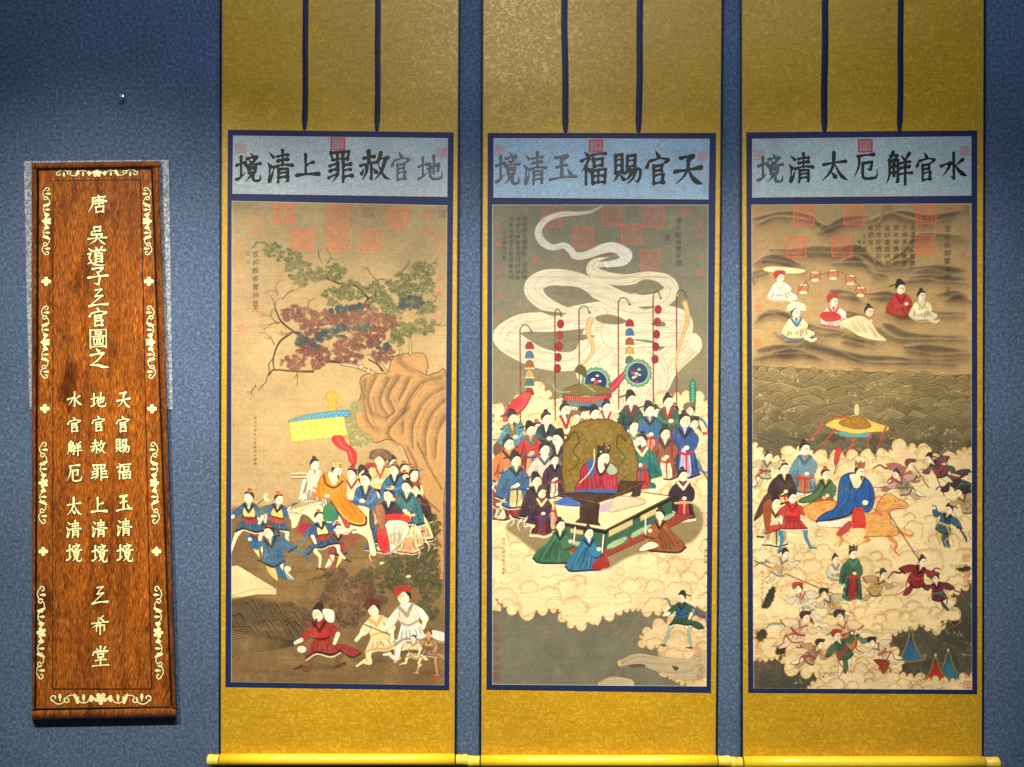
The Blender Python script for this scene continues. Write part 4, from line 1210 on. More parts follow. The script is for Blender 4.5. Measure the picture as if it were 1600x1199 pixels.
    C.fill(B([(560, 360), (600, 385), (606, 410), (585, 415)]), (170, 66, 60), 1, True)
    C.stroke(B([(478, 165), (490, 205), (530, 222), (570, 190)]), 1.6, (50, 40, 38), 0.95)
    C.fill(B([(500, 150), (560, 150), (535, 205), (515, 200)]), (246, 228, 184), 1, True)
    C.dot(B([(495, 262)])[0][0], B([(495, 262)])[0][1], 4.5, SKIN, 1, 3, 0, (150, 90, 60), 0.3)
    head(C, 528, 737, 8.6, 1, 'crown', (214, 182, 106), SKIN, True)
    # grooms and runners
    for x, y, dd in ((404, 812, -1), (530, 828, 1)):
        person(C, x, y, 6.6, C.rnd.choice([(44, 92, 132), (150, 70, 50), (60, 60, 84)]), 'fly', dd, 'bun', (160, 70, 44), (36, 40, 52), (232, 206, 120), (170, 50, 42), L=9.2, scarf=(40, 90, 130))
    person(C, 388, 781, 7.8, BLUE, 'run', -1, 'bun', hatc=(150, 70, 40), inner=(214, 210, 130), sash=(170, 40, 40), L=11.6, scarf=None)
    person(C, 500, 810, 7.0, (40, 84, 126), 'run', 1, 'bun', hatc=(200, 70, 50), inner=(240, 216, 120), sash=(150, 50, 40), L=10.5, rot=-0.2, scarf=(44, 100, 150))
    person(C, 420, 836, 8.2, (36, 96, 146), 'fly', -1, 'bun', hatc=(110, 50, 40), inner=(228, 186, 106), sash=(40, 90, 140), L=10.5, rot=0.15, scarf=(40, 100, 150))
    C.dot(450, 893, 6, (236, 226, 180), 1, 5, 0, INK, 0.4)
    pole(C, 398, 795, 412, 783, (110, 46, 40), 0.5); C.fill([(412, 776), (420, 774), (416, 780), (422, 786), (414, 786)], (236, 220, 170), 1)
    # travellers in the foreground
    for x, y, rx in ((505, 1048, 40), (585, 1036, 34), (640, 1020, 40), (680, 1055, 26)):
        C.dot(x, y, rx, (66, 52, 34), 0.4, 4, 3)
    person(C, 499, 964, 9.4, (168, 34, 32), 'run', -1, 'cap', inner=(178, 44, 38), sash=(140, 30, 30), legs=(110, 70, 46), trim=(60, 20, 20), L=8.3, beard=True, rot=0.16)
    C.fill([(506, 956), (524, 958), (524, 976), (512, 974)], (236, 226, 196), 1, True, 0, INK, 0.4)
    C.dot(473, 1020, 8, (226, 220, 180), 1, 6, 0, INK, 0.4)
    person(C, 588, 955, 9.4, (240, 212, 150), 'run', -1, 'wild', (90, 40, 30), legs=(242, 218, 158), inner=(244, 222, 166), sash=(236, 206, 140), trim=(214, 160, 90), boots=(240, 214, 156), L=8.2, rot=0.22)
    pole(C, 573, 979, 612, 994, (90, 30, 28), 0.7)
    person(C, 636, 934, 10.4, (232, 226, 204), 'run', -1, 'wild', (156, 50, 36), legs=(230, 224, 204), inner=(236, 226, 200), sash=(226, 222, 200), trim=(150, 140, 120), boots=(230, 222, 196), L=8.0, rot=0.2)
    person(C, 676, 992, 5.2, (176, 132, 84), 'run', -1, 'wild', (110, 70, 46), legs=(206, 156, 100), inner=(196, 148, 94), sash=(110, 84, 50), trim=(120, 86, 50), boots=(200, 150, 98), skin=(214, 164, 106), L=11.5)
    person(C, 652, 1000, 4.4, (238, 214, 156), 'run', -1, 'none', legs=(240, 214, 156), inner=(240, 214, 156), sash=(90, 70, 44), trim=(150, 110, 66), boots=(236, 210, 156), L=9)
    for y in (872, 884, 900, 1012, 1028, 1044): C.seal(686, y - 4, 694, y + 5, (150, 60, 44), 0.4, 0.8, 0.7)
    C.seal(681, 1056, 694, 1070, (140, 42, 34), 0.6, 1, 0.8); C.seal(363, 1032, 372, 1042, (120, 66, 46), 0.45, 0.8, 0.8); C.seal(363, 1048, 377, 1062, (130, 66, 46), 0.4, 1, 0.7)
    C.age((186, 150, 96), 0.26, 3)
    C.edge((196, 190, 160), 1.0, 0.55)
    return C


def painting_court_on_clouds():
    C = Canvas(768, 318, 1109, 1075, (112, 106, 84), 1.3, 22)
    A = zc(3.075, 755, 310); B = zc(3.036, 755, 690); Lf = zc(7.49, 760, 600); Rt = zc(7.05, 960, 590)
    yy = (C.y0 + np.arange(C.h) / C.r)[:, None, None]
    C.img *= 1 - 0.12 * np.clip((1000 - yy) / 60, 0, 1) * (yy > 900)
    C.img *= np.array([0.98, 1.0, 1.02]) * (1 - 0.10 * np.clip((430 - yy) / 110, 0, 1)) + np.array([0.14, 0.08, 0.0]) * np.clip((yy - 420) / 160, 0, 1) * (yy < 760)
    C.grain(50, 0.08); C.grain(8, 0.05)
    for a_, b_, c_, d_ in ((847, 322, 879, 353), (942, 322, 972, 352), (1007, 322, 1038, 353), (897, 355, 927, 386), (973, 349, 1003, 378), (1003, 389, 1032, 419)):
        C.seal(a_, b_, c_, d_, (206, 76, 58), 0.62, 2.4, 0.30)
    C.seal(979, 320, 996, 338, (96, 74, 84), 0.7, 1, 0.8)
    for x, y, s in ((1074, 330, 5), (1096, 348, 4), (1096, 366, 5), (1097, 402, 4), (1096, 426, 5), (776, 350, 4), (777, 380, 4), (776, 422, 3.5), (776, 438, 3.5), (778, 460, 5), (778, 494, 5), (834, 403, 6)):
        C.seal(x - s, y - s, x + s, y + s, (200, 80, 60), 0.45, 0.9, 0.75)
    inkc = (40, 40, 34)
    C.text('唐吳道玄畫繪製三百高奇', 819, 335, 9.5, 9.2, inkc, 0.85)
    C.text('恍惚沁無官音問百妙絕言', 809, 336, 9.5, 9.2, inkc, 0.85)
    C.text('時風會神道人見神著敬拜', 798, 336, 9.5, 9.2, inkc, 0.85)
    C.text('壬午夏玉山敬', 787, 359, 7.5, 7.8, inkc, 0.85)
    C.text('宣和殿御覽并題', 1062, 338, 11, 11.0, inkc, 0.88)
    C.seal(1034, 360, 1054, 381, (84, 70, 72), 0.4, 1, 0.5); C.text('天', 1044, 364, 12, 12, inkc, 0.85)
    # incense smoke
    SM = (232, 222, 190); LN = (166, 146, 108)
    smoke(C, A([(1000, 700, 60), (880, 800, 70), (800, 900, 90), (640, 1000, 120), (420, 1040, 90), (240, 1060, 60)]), (238, 224, 184), LN, 9)
    smoke(C, A([(640, 1000, 70), (600, 880, 110), (560, 800, 120), (620, 700, 150), (700, 600, 150)]), (238, 226, 188), LN, 13)
    smoke(C, A([(830, 960, 40), (860, 860, 38), (800, 760, 60), (720, 700, 80), (640, 640, 90)]), (238, 226, 188), LN, 8)
    smoke(C, A([(560, 700, 66), (440, 780, 46), (280, 770, 50), (140, 700, 60), (90, 655, 44), (180, 600, 44), (330, 590, 50), (520, 560, 60), (700, 540, 60)]), (240, 228, 192), LN, 9)
    smoke(C, A([(640, 650, 70), (820, 650, 60), (940, 640, 60), (960, 580, 44), (860, 550, 44), (700, 540, 50)]), (240, 228, 192), LN, 9)
    smoke(C, A([(560, 560, 40), (420, 560, 34), (290, 500, 36), (240, 430, 46), (300, 380, 40), (420, 385, 40), (560, 440, 44), (700, 500, 44), (830, 495, 40), (905, 450, 38), (890, 395, 30), (800, 372, 24), (690, 388, 26), (590, 378, 30), (525, 345, 26), (540, 310, 24), (610, 300, 22)]), SM, LN, 7)
    smoke(C, A([(600, 306, 22), (670, 290, 30), (690, 262, 26), (630, 232, 24), (570, 240, 22), (500, 268, 18), (445, 272, 17), (420, 245, 16), (385, 222, 14), (330, 232, 14), (280, 200, 18), (264, 150, 16), (300, 100, 14), (370, 72, 12), (450, 68, 9), (520, 58, 6), (570, 32, 3)]), (226, 222, 204), (150, 140, 116), 5)
    for l in ([(320, 450), (380, 420), (470, 430), (530, 480), (470, 490), (390, 480)], [(540, 570), (600, 555), (660, 570), (690, 590), (640, 605), (570, 595)], [(240, 665), (310, 645), (420, 650), (540, 660), (430, 690), (320, 690)], [(755, 395), (810, 388), (860, 412), (850, 445), (790, 440), (700, 455)], [(640, 268), (655, 284), (610, 296), (560, 300)], [(250, 530), (300, 540), (400, 552), (330, 562)], [(750, 520), (830, 515), (790, 530)], [(810, 600), (870, 590), (880, 612), (840, 612)], [(720, 676), (800, 680), (850, 700), (790, 690)]):
        C.fill(A(l), (112, 106, 82), 1, True, 0, (150, 130, 96), 0.35)
    # cloud bank carrying the court
    CB, CL = (234, 208, 156), (156, 112, 66)
    cloud(C, A([(45, 1110), (110, 1020), (240, 930), (300, 930), (340, 1000), (500, 1040), (800, 1040), (900, 960), (990, 950), (1085, 1000), (1090, 1250)]) + B([(1065, 420), (1060, 560), (1060, 760), (960, 790), (900, 800), (830, 810), (700, 800), (600, 830), (530, 840), (490, 870), (430, 880), (380, 840), (350, 800), (200, 815), (120, 800), (60, 750), (30, 740)]), CB, CL, 15, 150, (9, 21))
    cloud(C, B([(770, 930), (830, 890), (930, 860), (1000, 880), (1064, 860), (1064, 1150), (960, 1150), (880, 1110), (850, 1020), (830, 970), (770, 975)]), (226, 198, 148), CL, 11, 40, (7, 14))
    smoke(C, B([(660, 1060, 16), (740, 1040, 24), (830, 1060, 34), (920, 1080, 46), (1000, 1090, 50), (1060, 1060, 60)]), (214, 194, 152), (140, 108, 70), 8)
    smoke(C, B([(560, 1160, 10), (620, 1150, 24), (700, 1160, 24)]), (214, 194, 152), (140, 108, 70), 5)
    C.fill(B([(700, 1070), (760, 1062), (780, 1075), (720, 1082)]), (84, 70, 50), 1); C.fill(B([(905, 1070), (940, 1080), (925, 1095)]), (84, 70, 50), 1)
    # platform shadow area and standards
    C.fill(B([(110, 400), (330, 300), (900, 280), (1050, 340), (1000, 480), (720, 545), (560, 620), (330, 580), (170, 470)]), (128, 108, 72), 0.9, True, 2)
    for x0, y0, y1 in ((812, 515, 700), (867, 492, 700), (905, 485, 620), (967, 470, 640), (1022, 462, 660), (1059, 462, 650)): pole(C, x0, y0, x0 + 1, y1, (128, 36, 36), 0.8)
    for x, y, dx in ((812, 515, 18), (867, 490, 10), (905, 485, 17), (967, 472, 18), (1022, 462, 12), (1059, 460, 16)):
        C.stroke([(x, y), (x + dx * 0.25, y - 7), (x + dx * 0.7, y - 6), (x + dx, y + 3)], 0.8, (62, 50, 36), 0.95)
        C.dot(x + dx, y + 3, 2, (90, 76, 50), 0.9)
    for x, y0, n, st in ((876, 506, 4, 17.5), (1030, 483, 5, 19.5)):
        for i in range(n + (x == 876)): C.dot(x - i * 1.2, y0 + i * st, 5.2, (150, 28, 44), 1, 6.6, 0, (70, 16, 24), 0.5)
    for x, y0, n in ((827, 536, 6), (985, 500, 6)):
        for i in range(n):
            c = [(150, 40, 44), (60, 100, 140), (150, 76, 50), (190, 150, 80), (60, 100, 90), (130, 44, 40)][i]
            y = y0 + i * 14.5
            C.fill([(x - 6, y + 10), (x - 5, y + 1), (x, y - 2), (x + 5, y + 1), (x + 7, y + 10), (x, y + 11)], c, 1, True, 0, INK, 0.4)
            C.stroke([(x - 6, y + 11), (x + 7, y + 11)], 1.1, (230, 214, 170), 0.9)
    for l in (A([(518, 580), (505, 640), (530, 720), (500, 780), (455, 810)]), A([(975, 500), (990, 570), (965, 660), (940, 740), (932, 820)])):
        C.stroke(l, 4.4, (214, 160, 96), 1, 1.6); C.stroke(l, 2.4, (236, 200, 140), 1, 0.6)
        C.stroke(l, 4.6, (140, 90, 50), 0.25, 1.6)
    C.fill(A([(185, 940), (232, 940), (200, 1010), (140, 1060), (95, 1075), (110, 1010)]), (198, 54, 56), 1, True, 0, INK, 0.4)
    C.fill(A([(680, 830), (700, 810), (690, 850), (640, 920), (560, 990), (460, 1050), (440, 1045), (560, 940)]), (176, 44, 60), 1, True, 0, INK, 0.4)
    for l in ([(200, 950), (170, 1010), (110, 1060)], [(215, 950), (190, 1000), (150, 1040)], [(690, 830), (620, 920), (480, 1030)]): C.stroke(A(l), 0.5, (244, 130, 120), 0.7)
    # fans and the round parasol
    for x, y, r in ((932, 597, 18), (998, 583, 17)):
        for i in range(16):
            t = i * 6.283 / 16
            C.dot(x + (r + 1) * math.cos(t), y + (r + 1) * math.sin(t), 4.2, (90, 150, 120), 1, 4.2, 0, (40, 84, 70), 0.5)
        C.dot(x, y, r, (26, 48, 92), 1, r, 0, (200, 190, 130), 0.8)
        for i in range(9): C.dot(x + C.rnd.gauss(0, 6), y + C.rnd.gauss(0, 5), 2.6, C.rnd.choice([(226, 216, 180), (190, 60, 56), (240, 230, 200)]), 0.95, 1.6)
    C.fill(A([(380, 940), (420, 905), (500, 890), (580, 905), (620, 935), (560, 945), (450, 950)]), (110, 92, 46), 1, True, 0, INK, 0.5)
    C.fill(A([(390, 945), (500, 955), (610, 940), (606, 965), (500, 985), (396, 972)]), (160, 44, 52), 1, True, 0, INK, 0.4)
    C.fill(A([(396, 972), (500, 985), (606, 965), (590, 1000), (490, 1005), (410, 995)]), (40, 96, 126), 1, True, 0, INK, 0.4)
    for i in range(20): C.stroke(A([(400 + i * 10, 952), (404 + i * 9.6, 996)]), 0.4, (226, 200, 140), 0.6)
    for l in ([(330, 890), (360, 930), (420, 930)], [(620, 935), (650, 940)], [(480, 890), (540, 930)]): C.stroke(A(l), 0.9, (120, 170, 120), 0.95)
    C.fill([(898, 580), (905, 570), (915, 574), (918, 590), (908, 586)], (84, 80, 44), 1)
    pole(C, 930, 632, 931, 660, (70, 50, 40), 0.8)
    for x, y0, y1 in ((813, 660, 710), (1085, 592, 646)):
        C.fill([(x, y0), (x + 5, y0 + 12), (x + 4, y1 - 8), (x, y1), (x - 4, y1 - 8), (x - 5, y0 + 12)], (48, 126, 106), 1, True, 0, (26, 66, 60), 0.5)
        for i in range(9): C.dot(x, y0 + 7 + i * (y1 - y0 - 12) / 9, 1.4, (150, 190, 150), 0.8)
        pole(C, x, y1, x + 1, y1 + 60, (110, 30, 30), 0.8)
    # attendants, back rows to front
    crowd(C, 779, 880, 652, 760, 7.4, 18, 'stand')
    crowd(C, 985, 1098, 640, 720, 7.4, 16, 'bust')
    crowd(C, 884, 980, 646, 662, 7.2, 5, 'bust')
    for f, lst in ((Lf, (
            ((925, 310), 9, (232, 196, 110), 'bust', 1, (150, 30, 44), (236, 220, 180)), ((705, 415), 9, (40, 66, 70), 'bust', 1, (34, 40, 44), (244, 226, 184)),
            ((300, 410), 8.4, (70, 134, 160), 'bust', 1, (120, 100, 40), (190, 160, 80)), ((515, 550), 8.4, (196, 50, 40), 'stand', 1, (40, 110, 110), (230, 150, 90)),
            ((840, 660), 10, (92, 84, 92), 'bust', -1, (56, 46, 60), (238, 214, 170)), ((255, 710), 9, (220, 112, 44), 'stand', 1, (40, 34, 36), (226, 150, 90)),
            ((680, 780), 9, (234, 188, 160), 'stand', 1, (50, 90, 84), (240, 210, 180)), ((800, 900), 7, (70, 44, 60), 'stand', 1, (30, 30, 36), (236, 222, 186)),
            ((340, 910), 9, (40, 98, 152), 'stand', 1, (36, 40, 56), (236, 206, 130)), ((585, 1150), 8.4, (62, 40, 52), 'stand', 1, (28, 26, 32), (226, 206, 140)),
            ((650, 1290), 7.6, (72, 38, 50), 'stand', 1, (236, 222, 150), (140, 40, 44)))),
        (Rt, (
            ((-80, 330), 8, (200, 190, 150), 'bust', 1, (150, 60, 60), (236, 220, 180)), ((-210, 400), 8, (40, 60, 74), 'bust', 1, (190, 60, 56), (236, 220, 180)),
            ((195, 245), 8.8, (44, 72, 64), 'stand', 1, (110, 36, 44), (236, 220, 180)), ((610, 265), 8.8, (56, 96, 70), 'bust', 1, (170, 44, 48), (236, 206, 170)),
            ((400, 365), 8.8, (44, 100, 150), 'stand', 1, (48, 54, 50), (226, 150, 120)), ((225, 540), 8.2, (228, 214, 180), 'stand', 1, (120, 110, 70), (230, 206, 170)),
            ((795, 475), 10, (40, 78, 142), 'stand', 1, (36, 38, 50), (200, 170, 200)), ((575, 620), 8.6, (150, 74, 44), 'stand', 1, (60, 54, 50), (226, 216, 170)),
            ((315, 700), 9, (34, 112, 104), 'stand', -1, (226, 206, 140), (180, 50, 44)), ((775, 1085), 8.4, (50, 36, 48), 'stand', 1, (230, 220, 190), (176, 44, 50))))):
        for (hx, hy), s, robe, pose, d, trim, inner in lst:
            p = f([(hx, hy)])[0]
            person(C, p[0], p[1], s * 0.92, robe, pose, d, C.rnd.choice(['bun', 'bun', 'cap']), (46, 40, 42), trim, inner, C.rnd.choice([(170, 44, 48), (40, 70, 120), (200, 170, 100)]), L=C.rnd.uniform(7.6, 9.0), beard=C.rnd.random() < 0.25)
    for p0, p1 in (((415, 900), (425, 1190)), ((690, 1040), (700, 1330))): 
        a, b = Lf([p0, p1]); pole(C, a[0], a[1], b[0], b[1], (124, 34, 34), 0.7)
    for p0, p1 in (((650, 540), (655, 890)),):
        a, b = Rt([p0, p1]); pole(C, a[0], a[1], b[0], b[1], (124, 34, 34), 0.7)
    # gilt screen behind the seated figure
    C.fill([(918, 657), (950, 655), (973, 664), (990, 690), (1000, 724), (996, 752), (984, 772), (884, 772), (878, 740), (880, 700), (894, 668)], (116, 92, 34), 1, False, 0, (56, 44, 18), 0.8)
    for _ in range(240):
        x, y = C.rnd.uniform(884, 994), C.rnd.uniform(662, 768)
        if abs(x - 939) < 30 + (y - 655) * 0.5 and abs(x - 939) < 54: curl(C, x, y, C.rnd.uniform(1.5, 4.5), C.rnd.choice([(82, 64, 22), (150, 124, 56), (166, 138, 66)]), 0.75, 0.45, C.rnd.choice((1, -1)), 1.1, C.rnd.uniform(0, 6))
    for l in ([(886, 690), (898, 676), (906, 690), (896, 706), (906, 722), (890, 738)], [(980, 690), (968, 680), (966, 700), (978, 716), (966, 736), (984, 750)]): C.stroke(l, 1.6, (66, 52, 20), 0.85, 0.7)
    # dais: cream top, green and red sides
    C.fill(B([(338, 292), (470, 250), (640, 225), (900, 262), (585, 425), (360, 405)]), (236, 214, 158), 1, False, 0, INK, 0.8)
    for _ in range(60):
        x, y = C.rnd.uniform(380, 820), C.rnd.uniform(260, 400); C.dot(*B([(x, y)])[0], 0.7, (206, 170, 110), 0.4)
    C.fill(B([(350, 385), (585, 425), (575, 545), (345, 490)]), (52, 92, 68), 1, False, 0, INK, 0.6)
    C.fill(B([(585, 425), (905, 265), (905, 370), (575, 545)]), (48, 86, 64), 1, False, 0, INK, 0.6)
    C.fill(B([(345, 480), (575, 530), (575, 560), (345, 510)]), (140, 52, 40), 1, False, 0, INK, 0.5)
    C.fill(B([(575, 520), (905, 345), (1020, 352), (575, 562)]), (146, 54, 42), 1, False, 0, INK, 0.5)
    C.fill(B([(585, 428), (905, 268), (905, 282), (585, 444)]), (26, 22, 22), 1, False); C.fill(B([(350, 388), (585, 428), (585, 444), (350, 402)]), (26, 22, 22), 1, False)
    for q in ([(600, 428), (716, 372), (716, 400), (600, 460)], [(752, 356), (836, 314), (836, 344), (752, 384)], [(415, 418), (478, 428), (478, 450), (415, 440)]):
        C.fill(B(q), (196, 176, 120), 1, False, 0, (110, 90, 40), 0.6)
    for q in ([(600, 492), (680, 455), (680, 480), (600, 520)], [(716, 436), (800, 396), (800, 420), (716, 462)], [(850, 368), (910, 340), (912, 360), (852, 386)], [(432, 478), (480, 488), (470, 505), (430, 498)]):
        C.fill(B(q), (150, 180, 130), 1, True, 0, (70, 96, 64), 0.6)
    for _ in range(26):
        t = C.rnd.random(); C.dot(*B([(590 + t * 320, 525 - t * 160 + C.rnd.uniform(-8, 8))])[0], 1.2, (60, 120, 90), 0.9)
    # the seated figure, crimson robe, and the dark low table
    C.fill(B([(440, 240), (462, 180), (468, 130), (510, 96), (545, 90), (600, 100), (636, 125), (640, 190), (640, 245), (560, 250)]), (158, 36, 52), 1, True, 0, (60, 16, 24), 0.6)
    C.fill(B([(600, 104), (634, 126), (640, 150), (604, 160), (586, 130)]), (150, 176, 140), 1, True)
    C.fill(B([(500, 100), (526, 92), (528, 160), (505, 175)]), (44, 90, 142), 1, True)
    C.fill(B([(440, 240), (520, 228), (640, 236), (640, 256), (470, 262), (400, 262)]), (50, 88, 150), 1, True)
    folds(C, B([(470, 140), (560, 150), (600, 235), (460, 235)]), (90, 16, 30), 6); folds(C, B([(570, 150), (636, 150), (634, 235), (570, 230)]), (206, 84, 96), 4)
    C.fill(B([(540, 96), (604, 100), (570, 165), (545, 150)]), (40, 36, 44), 1, True); C.fill(B([(550, 96), (594, 98), (568, 150), (553, 142)]), (240, 224, 180), 1, True)
    C.stroke(B([(530, 40), (528, 110), (500, 160), (460, 200)]), 0.7, (240, 226, 170), 0.95)
    head(C, 944, 717, 11.0, 1, 'crown', (46, 42, 46), SKIN, True)
    T = (62, 36, 26)
    C.fill(B([(368, 258), (460, 246), (640, 252), (655, 190), (775, 194), (724, 236), (545, 296), (430, 290)]), T, 1, False, 0, (24, 14, 12), 0.7)
    C.fill(B([(366, 256), (545, 290), (545, 306), (380, 270)]), (40, 24, 18), 1, False)
    C.stroke(B([(372, 260), (545, 296), (770, 196)]), 0.7, (120, 80, 56), 0.8, smooth=False)
    C.fill(B([(462, 292), (556, 300), (548, 385), (560, 404), (440, 388), (462, 370)]), (54, 32, 24), 1, False, 0, (24, 14, 12), 0.7)
    C.fill(B([(720, 230), (760, 205), (752, 262), (700, 272)]), (54, 32, 24), 1, False)
    C.fill(B([(600, 300), (650, 262), (760, 275), (770, 300), (690, 320), (610, 340)]), (206, 190, 150), 1, True, 0, (120, 90, 60), 0.6)
    C.fill(B([(566, 300), (620, 290), (604, 330), (560, 340)]), (190, 160, 176), 1, True)
    C.fill(B([(340, 300), (400, 268), (470, 310), (400, 312)]), (60, 96, 160), 1, True)
    # kneeling officers in front of the dais
    person(C, 876, 823, 7.4, (50, 104, 66), 'kneel', 1, 'bun', trim=(28, 44, 36), inner=(236, 214, 170), tablet=True)
    person(C, 921, 835, 7.4, (34, 108, 150), 'kneel', 1, 'bun', trim=(20, 40, 70), inner=(236, 214, 170), tablet=True)
    C.fill(B([(520, 590), (580, 550), (606, 600), (530, 612)]), (150, 40, 36), 1, True)
    person(C, 1034, 806, 7.2, (150, 72, 30), 'kneel', -1, 'bun', trim=(54, 34, 24), inner=(236, 214, 170), tablet=True)
    C.fill(B([(800, 480), (840, 500), (770, 522), (748, 516)]), (240, 226, 180), 1, True)
    person(C, 1069, 936, 6.2, (40, 84, 56), 'run', -1, 'cap', (34, 30, 32), inner=(36, 74, 120), sash=(40, 84, 130), legs=(150, 176, 150), L=11.5, scarf=(40, 80, 120))
    C.text('開元十年吳道子敬畫', 786, 843, 5.6, 6.6, (96, 72, 44), 0.75)
    for y in (985, 1002, 1018, 1032, 1047): C.seal(769, y - 4, 780, y + 5, (110, 52, 46), 0.45, 0.8, 0.75)
    C.seal(768, 1056, 780, 1068, (120, 46, 40), 0.6, 1, 0.75); C.seal(1090, 1014, 1099, 1028, (206, 84, 50), 0.6, 1, 0.4)
    for y in (965, 1046, 1060): C.seal(1094, y - 5, 1103, y + 5, (140, 66, 50), 0.4, 0.8, 0.7)
    C.age((150, 136, 100), 0.19, 4)
    C.edge((206, 206, 186), 1.0, 0.6)
    return C


def painting_sea_and_clouds():
    C = Canvas(1173, 317, 1520, 1080, (188, 152, 98), 1.3, 33)
    A = zc(3.076, 1160, 310); B = zc(3.035, 1160, 690); F = zc(7.05, 1175, 690)
    C.grain(60, 0.08); C.grain(9, 0.05)
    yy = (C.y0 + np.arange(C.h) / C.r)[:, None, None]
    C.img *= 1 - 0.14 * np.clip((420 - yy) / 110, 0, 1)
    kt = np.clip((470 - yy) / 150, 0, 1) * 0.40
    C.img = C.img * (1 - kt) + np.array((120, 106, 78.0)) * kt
    # ink cloud wisps with one crisp edge
    def wisp(l, w, a=0.62):
        q = cr_spline(np.array(A(l), float), False, 6)
        n = len(q); ph = C.rnd.uniform(0, 6)
        prof = np.sin(np.linspace(0.25, math.pi - 0.1, n)) * (0.75 + 0.45 * np.sin(np.linspace(0, 5, n) + ph)) * w * 0.85
        top = [(x, y - p * 0.55) for (x, y), p in zip(q, prof)]; bot = [(x, y + p * 0.75 + 1.2 * math.sin(x * 0.17)) for (x, y), p in zip(q, prof)]
        C.fill(top + [(x, y + 9) for x, y in bot][::-1], (96, 78, 54), a * 0.62, False, 4.5)
        C.fill(top + bot[::-1], (62, 52, 40), a * 1.0, False, 1.6)
        C.stroke([(x, y + p * 0.75) for (x, y), p in zip(q, prof)], 1.3, (56, 46, 36), a * 0.55, 0.4, smooth=False, soft=0.8)
        C.stroke([(x, y - 1.6) for x, y in top], 1.6, (220, 184, 128), 0.35, 0.6, smooth=False, soft=1.2)
    for l, w in (([(50, 90), (200, 60), (330, 85), (400, 140), (480, 100), (600, 80)], 8), ([(130, 240), (250, 245), (350, 240), (450, 250), (560, 240), (640, 300), (720, 330), (780, 320)], 7), ([(50, 310), (120, 280), (230, 300), (300, 330)], 6), ([(480, 300), (560, 290), (620, 350), (700, 370)], 6), ([(60, 400), (40, 360), (130, 330)], 5),
                 ([(620, 100), (760, 60), (900, 90), (1060, 60)], 7), ([(700, 300), (780, 250), (850, 180), (1080, 185)], 6), ([(800, 330), (920, 330), (1080, 345)], 6), ([(810, 380), (880, 372), (960, 380), (1080, 385)], 5), ([(940, 460), (1000, 455), (1085, 470)], 7), ([(600, 455), (690, 455), (760, 470)], 4.5),
                 ([(60, 590), (110, 545), (190, 545), (260, 590), (370, 620), (480, 640), (640, 680)], 5), ([(190, 625), (260, 640), (330, 600)], 4), ([(420, 440), (500, 445), (560, 470)], 5), ([(690, 545), (800, 555), (900, 550), (1080, 550)], 5), ([(680, 600), (720, 620), (790, 650), (900, 660), (1080, 665)], 6), ([(200, 685), (300, 690), (400, 720), (560, 760), (720, 765), (900, 780), (1085, 770)], 6),
                 ([(70, 725), (160, 715), (250, 720), (330, 670), (400, 680)], 6), ([(50, 765), (160, 745), (260, 735), (380, 770)], 5), ([(780, 715), (900, 720), (1085, 730)], 6), ([(490, 545), (540, 555), (620, 560)], 4), ([(480, 660), (560, 680), (640, 690)], 4)):
        wisp(l, w * 1.7)
        wisp([(x + C.rnd.uniform(-60, 60), y + C.rnd.uniform(10, 34)) for x, y in l], w * 1.1, 0.40)
    for a_, b_, c_, d_ in ((1240, 319, 1271, 349), (1320, 320, 1350, 349), (1434, 318, 1464, 348), (1229, 369, 1258, 399), (1300, 369, 1330, 399), (1432, 367, 1461, 397)):
        C.seal(a_, b_, c_, d_, (230, 92, 58), 0.78, 2.8, 0.24)
    C.seal(1379, 319, 1395, 335, (110, 74, 62), 0.65, 1, 0.8); C.seal(1505, 321, 1515, 334, (84, 68, 56), 0.6, 1, 0.5)
    for x, y, s in ((1181, 328, 4), (1182, 352, 4), (1206, 352, 5), (1181, 372, 5), (1206, 370, 4), (1488, 327, 5), (1182, 415, 4), (1184, 480, 5), (1182, 533, 5), (1506, 400, 4), (1506, 420, 4), (1506, 474, 5), (1470, 361, 3.5)):
        C.seal(x - s, y - s, x + s, y + s, (206, 84, 56), 0.40, 0.9, 0.75)
    ink = (46, 38, 26)
    for s, x, y in (('吳道子玄敬賞', 1427, 349), ('天趣逸往筆墨', 1414, 349), ('猶絕穿情奇妙', 1401, 349), ('道妙處若神乎', 1387, 349), ('於性非情形則', 1373, 349), ('能致也', 1361, 349)):
        C.text(s, x, y, 10.5, 11.2, ink, 0.9)
    C.text('壬午夏', 1351, 364, 8, 9.5, ink, 0.85); C.text('敬題', 1343, 373, 7, 8.5, ink, 0.8)
    C.text('宣和殿御覽并題', 1482, 350, 12, 12.8, ink, 0.85)
    C.seal(1472, 441, 1492, 462, (150, 84, 60), 0.3, 0.8, 0.3); C.text('天', 1482, 446, 12, 12, ink, 0.9)
    # the sea: overlapping wave crests with fine parallel strokes
    hor = A([(40, 800), (300, 815), (560, 830), (760, 838), (980, 850), (1100, 845)])
    C.fill([(1168, 570)] + hor + [(1526, 584), (1526, 1086), (1168, 1086)], (122, 98, 56), 1, False, 0.4)
    row = 574
    k = 0
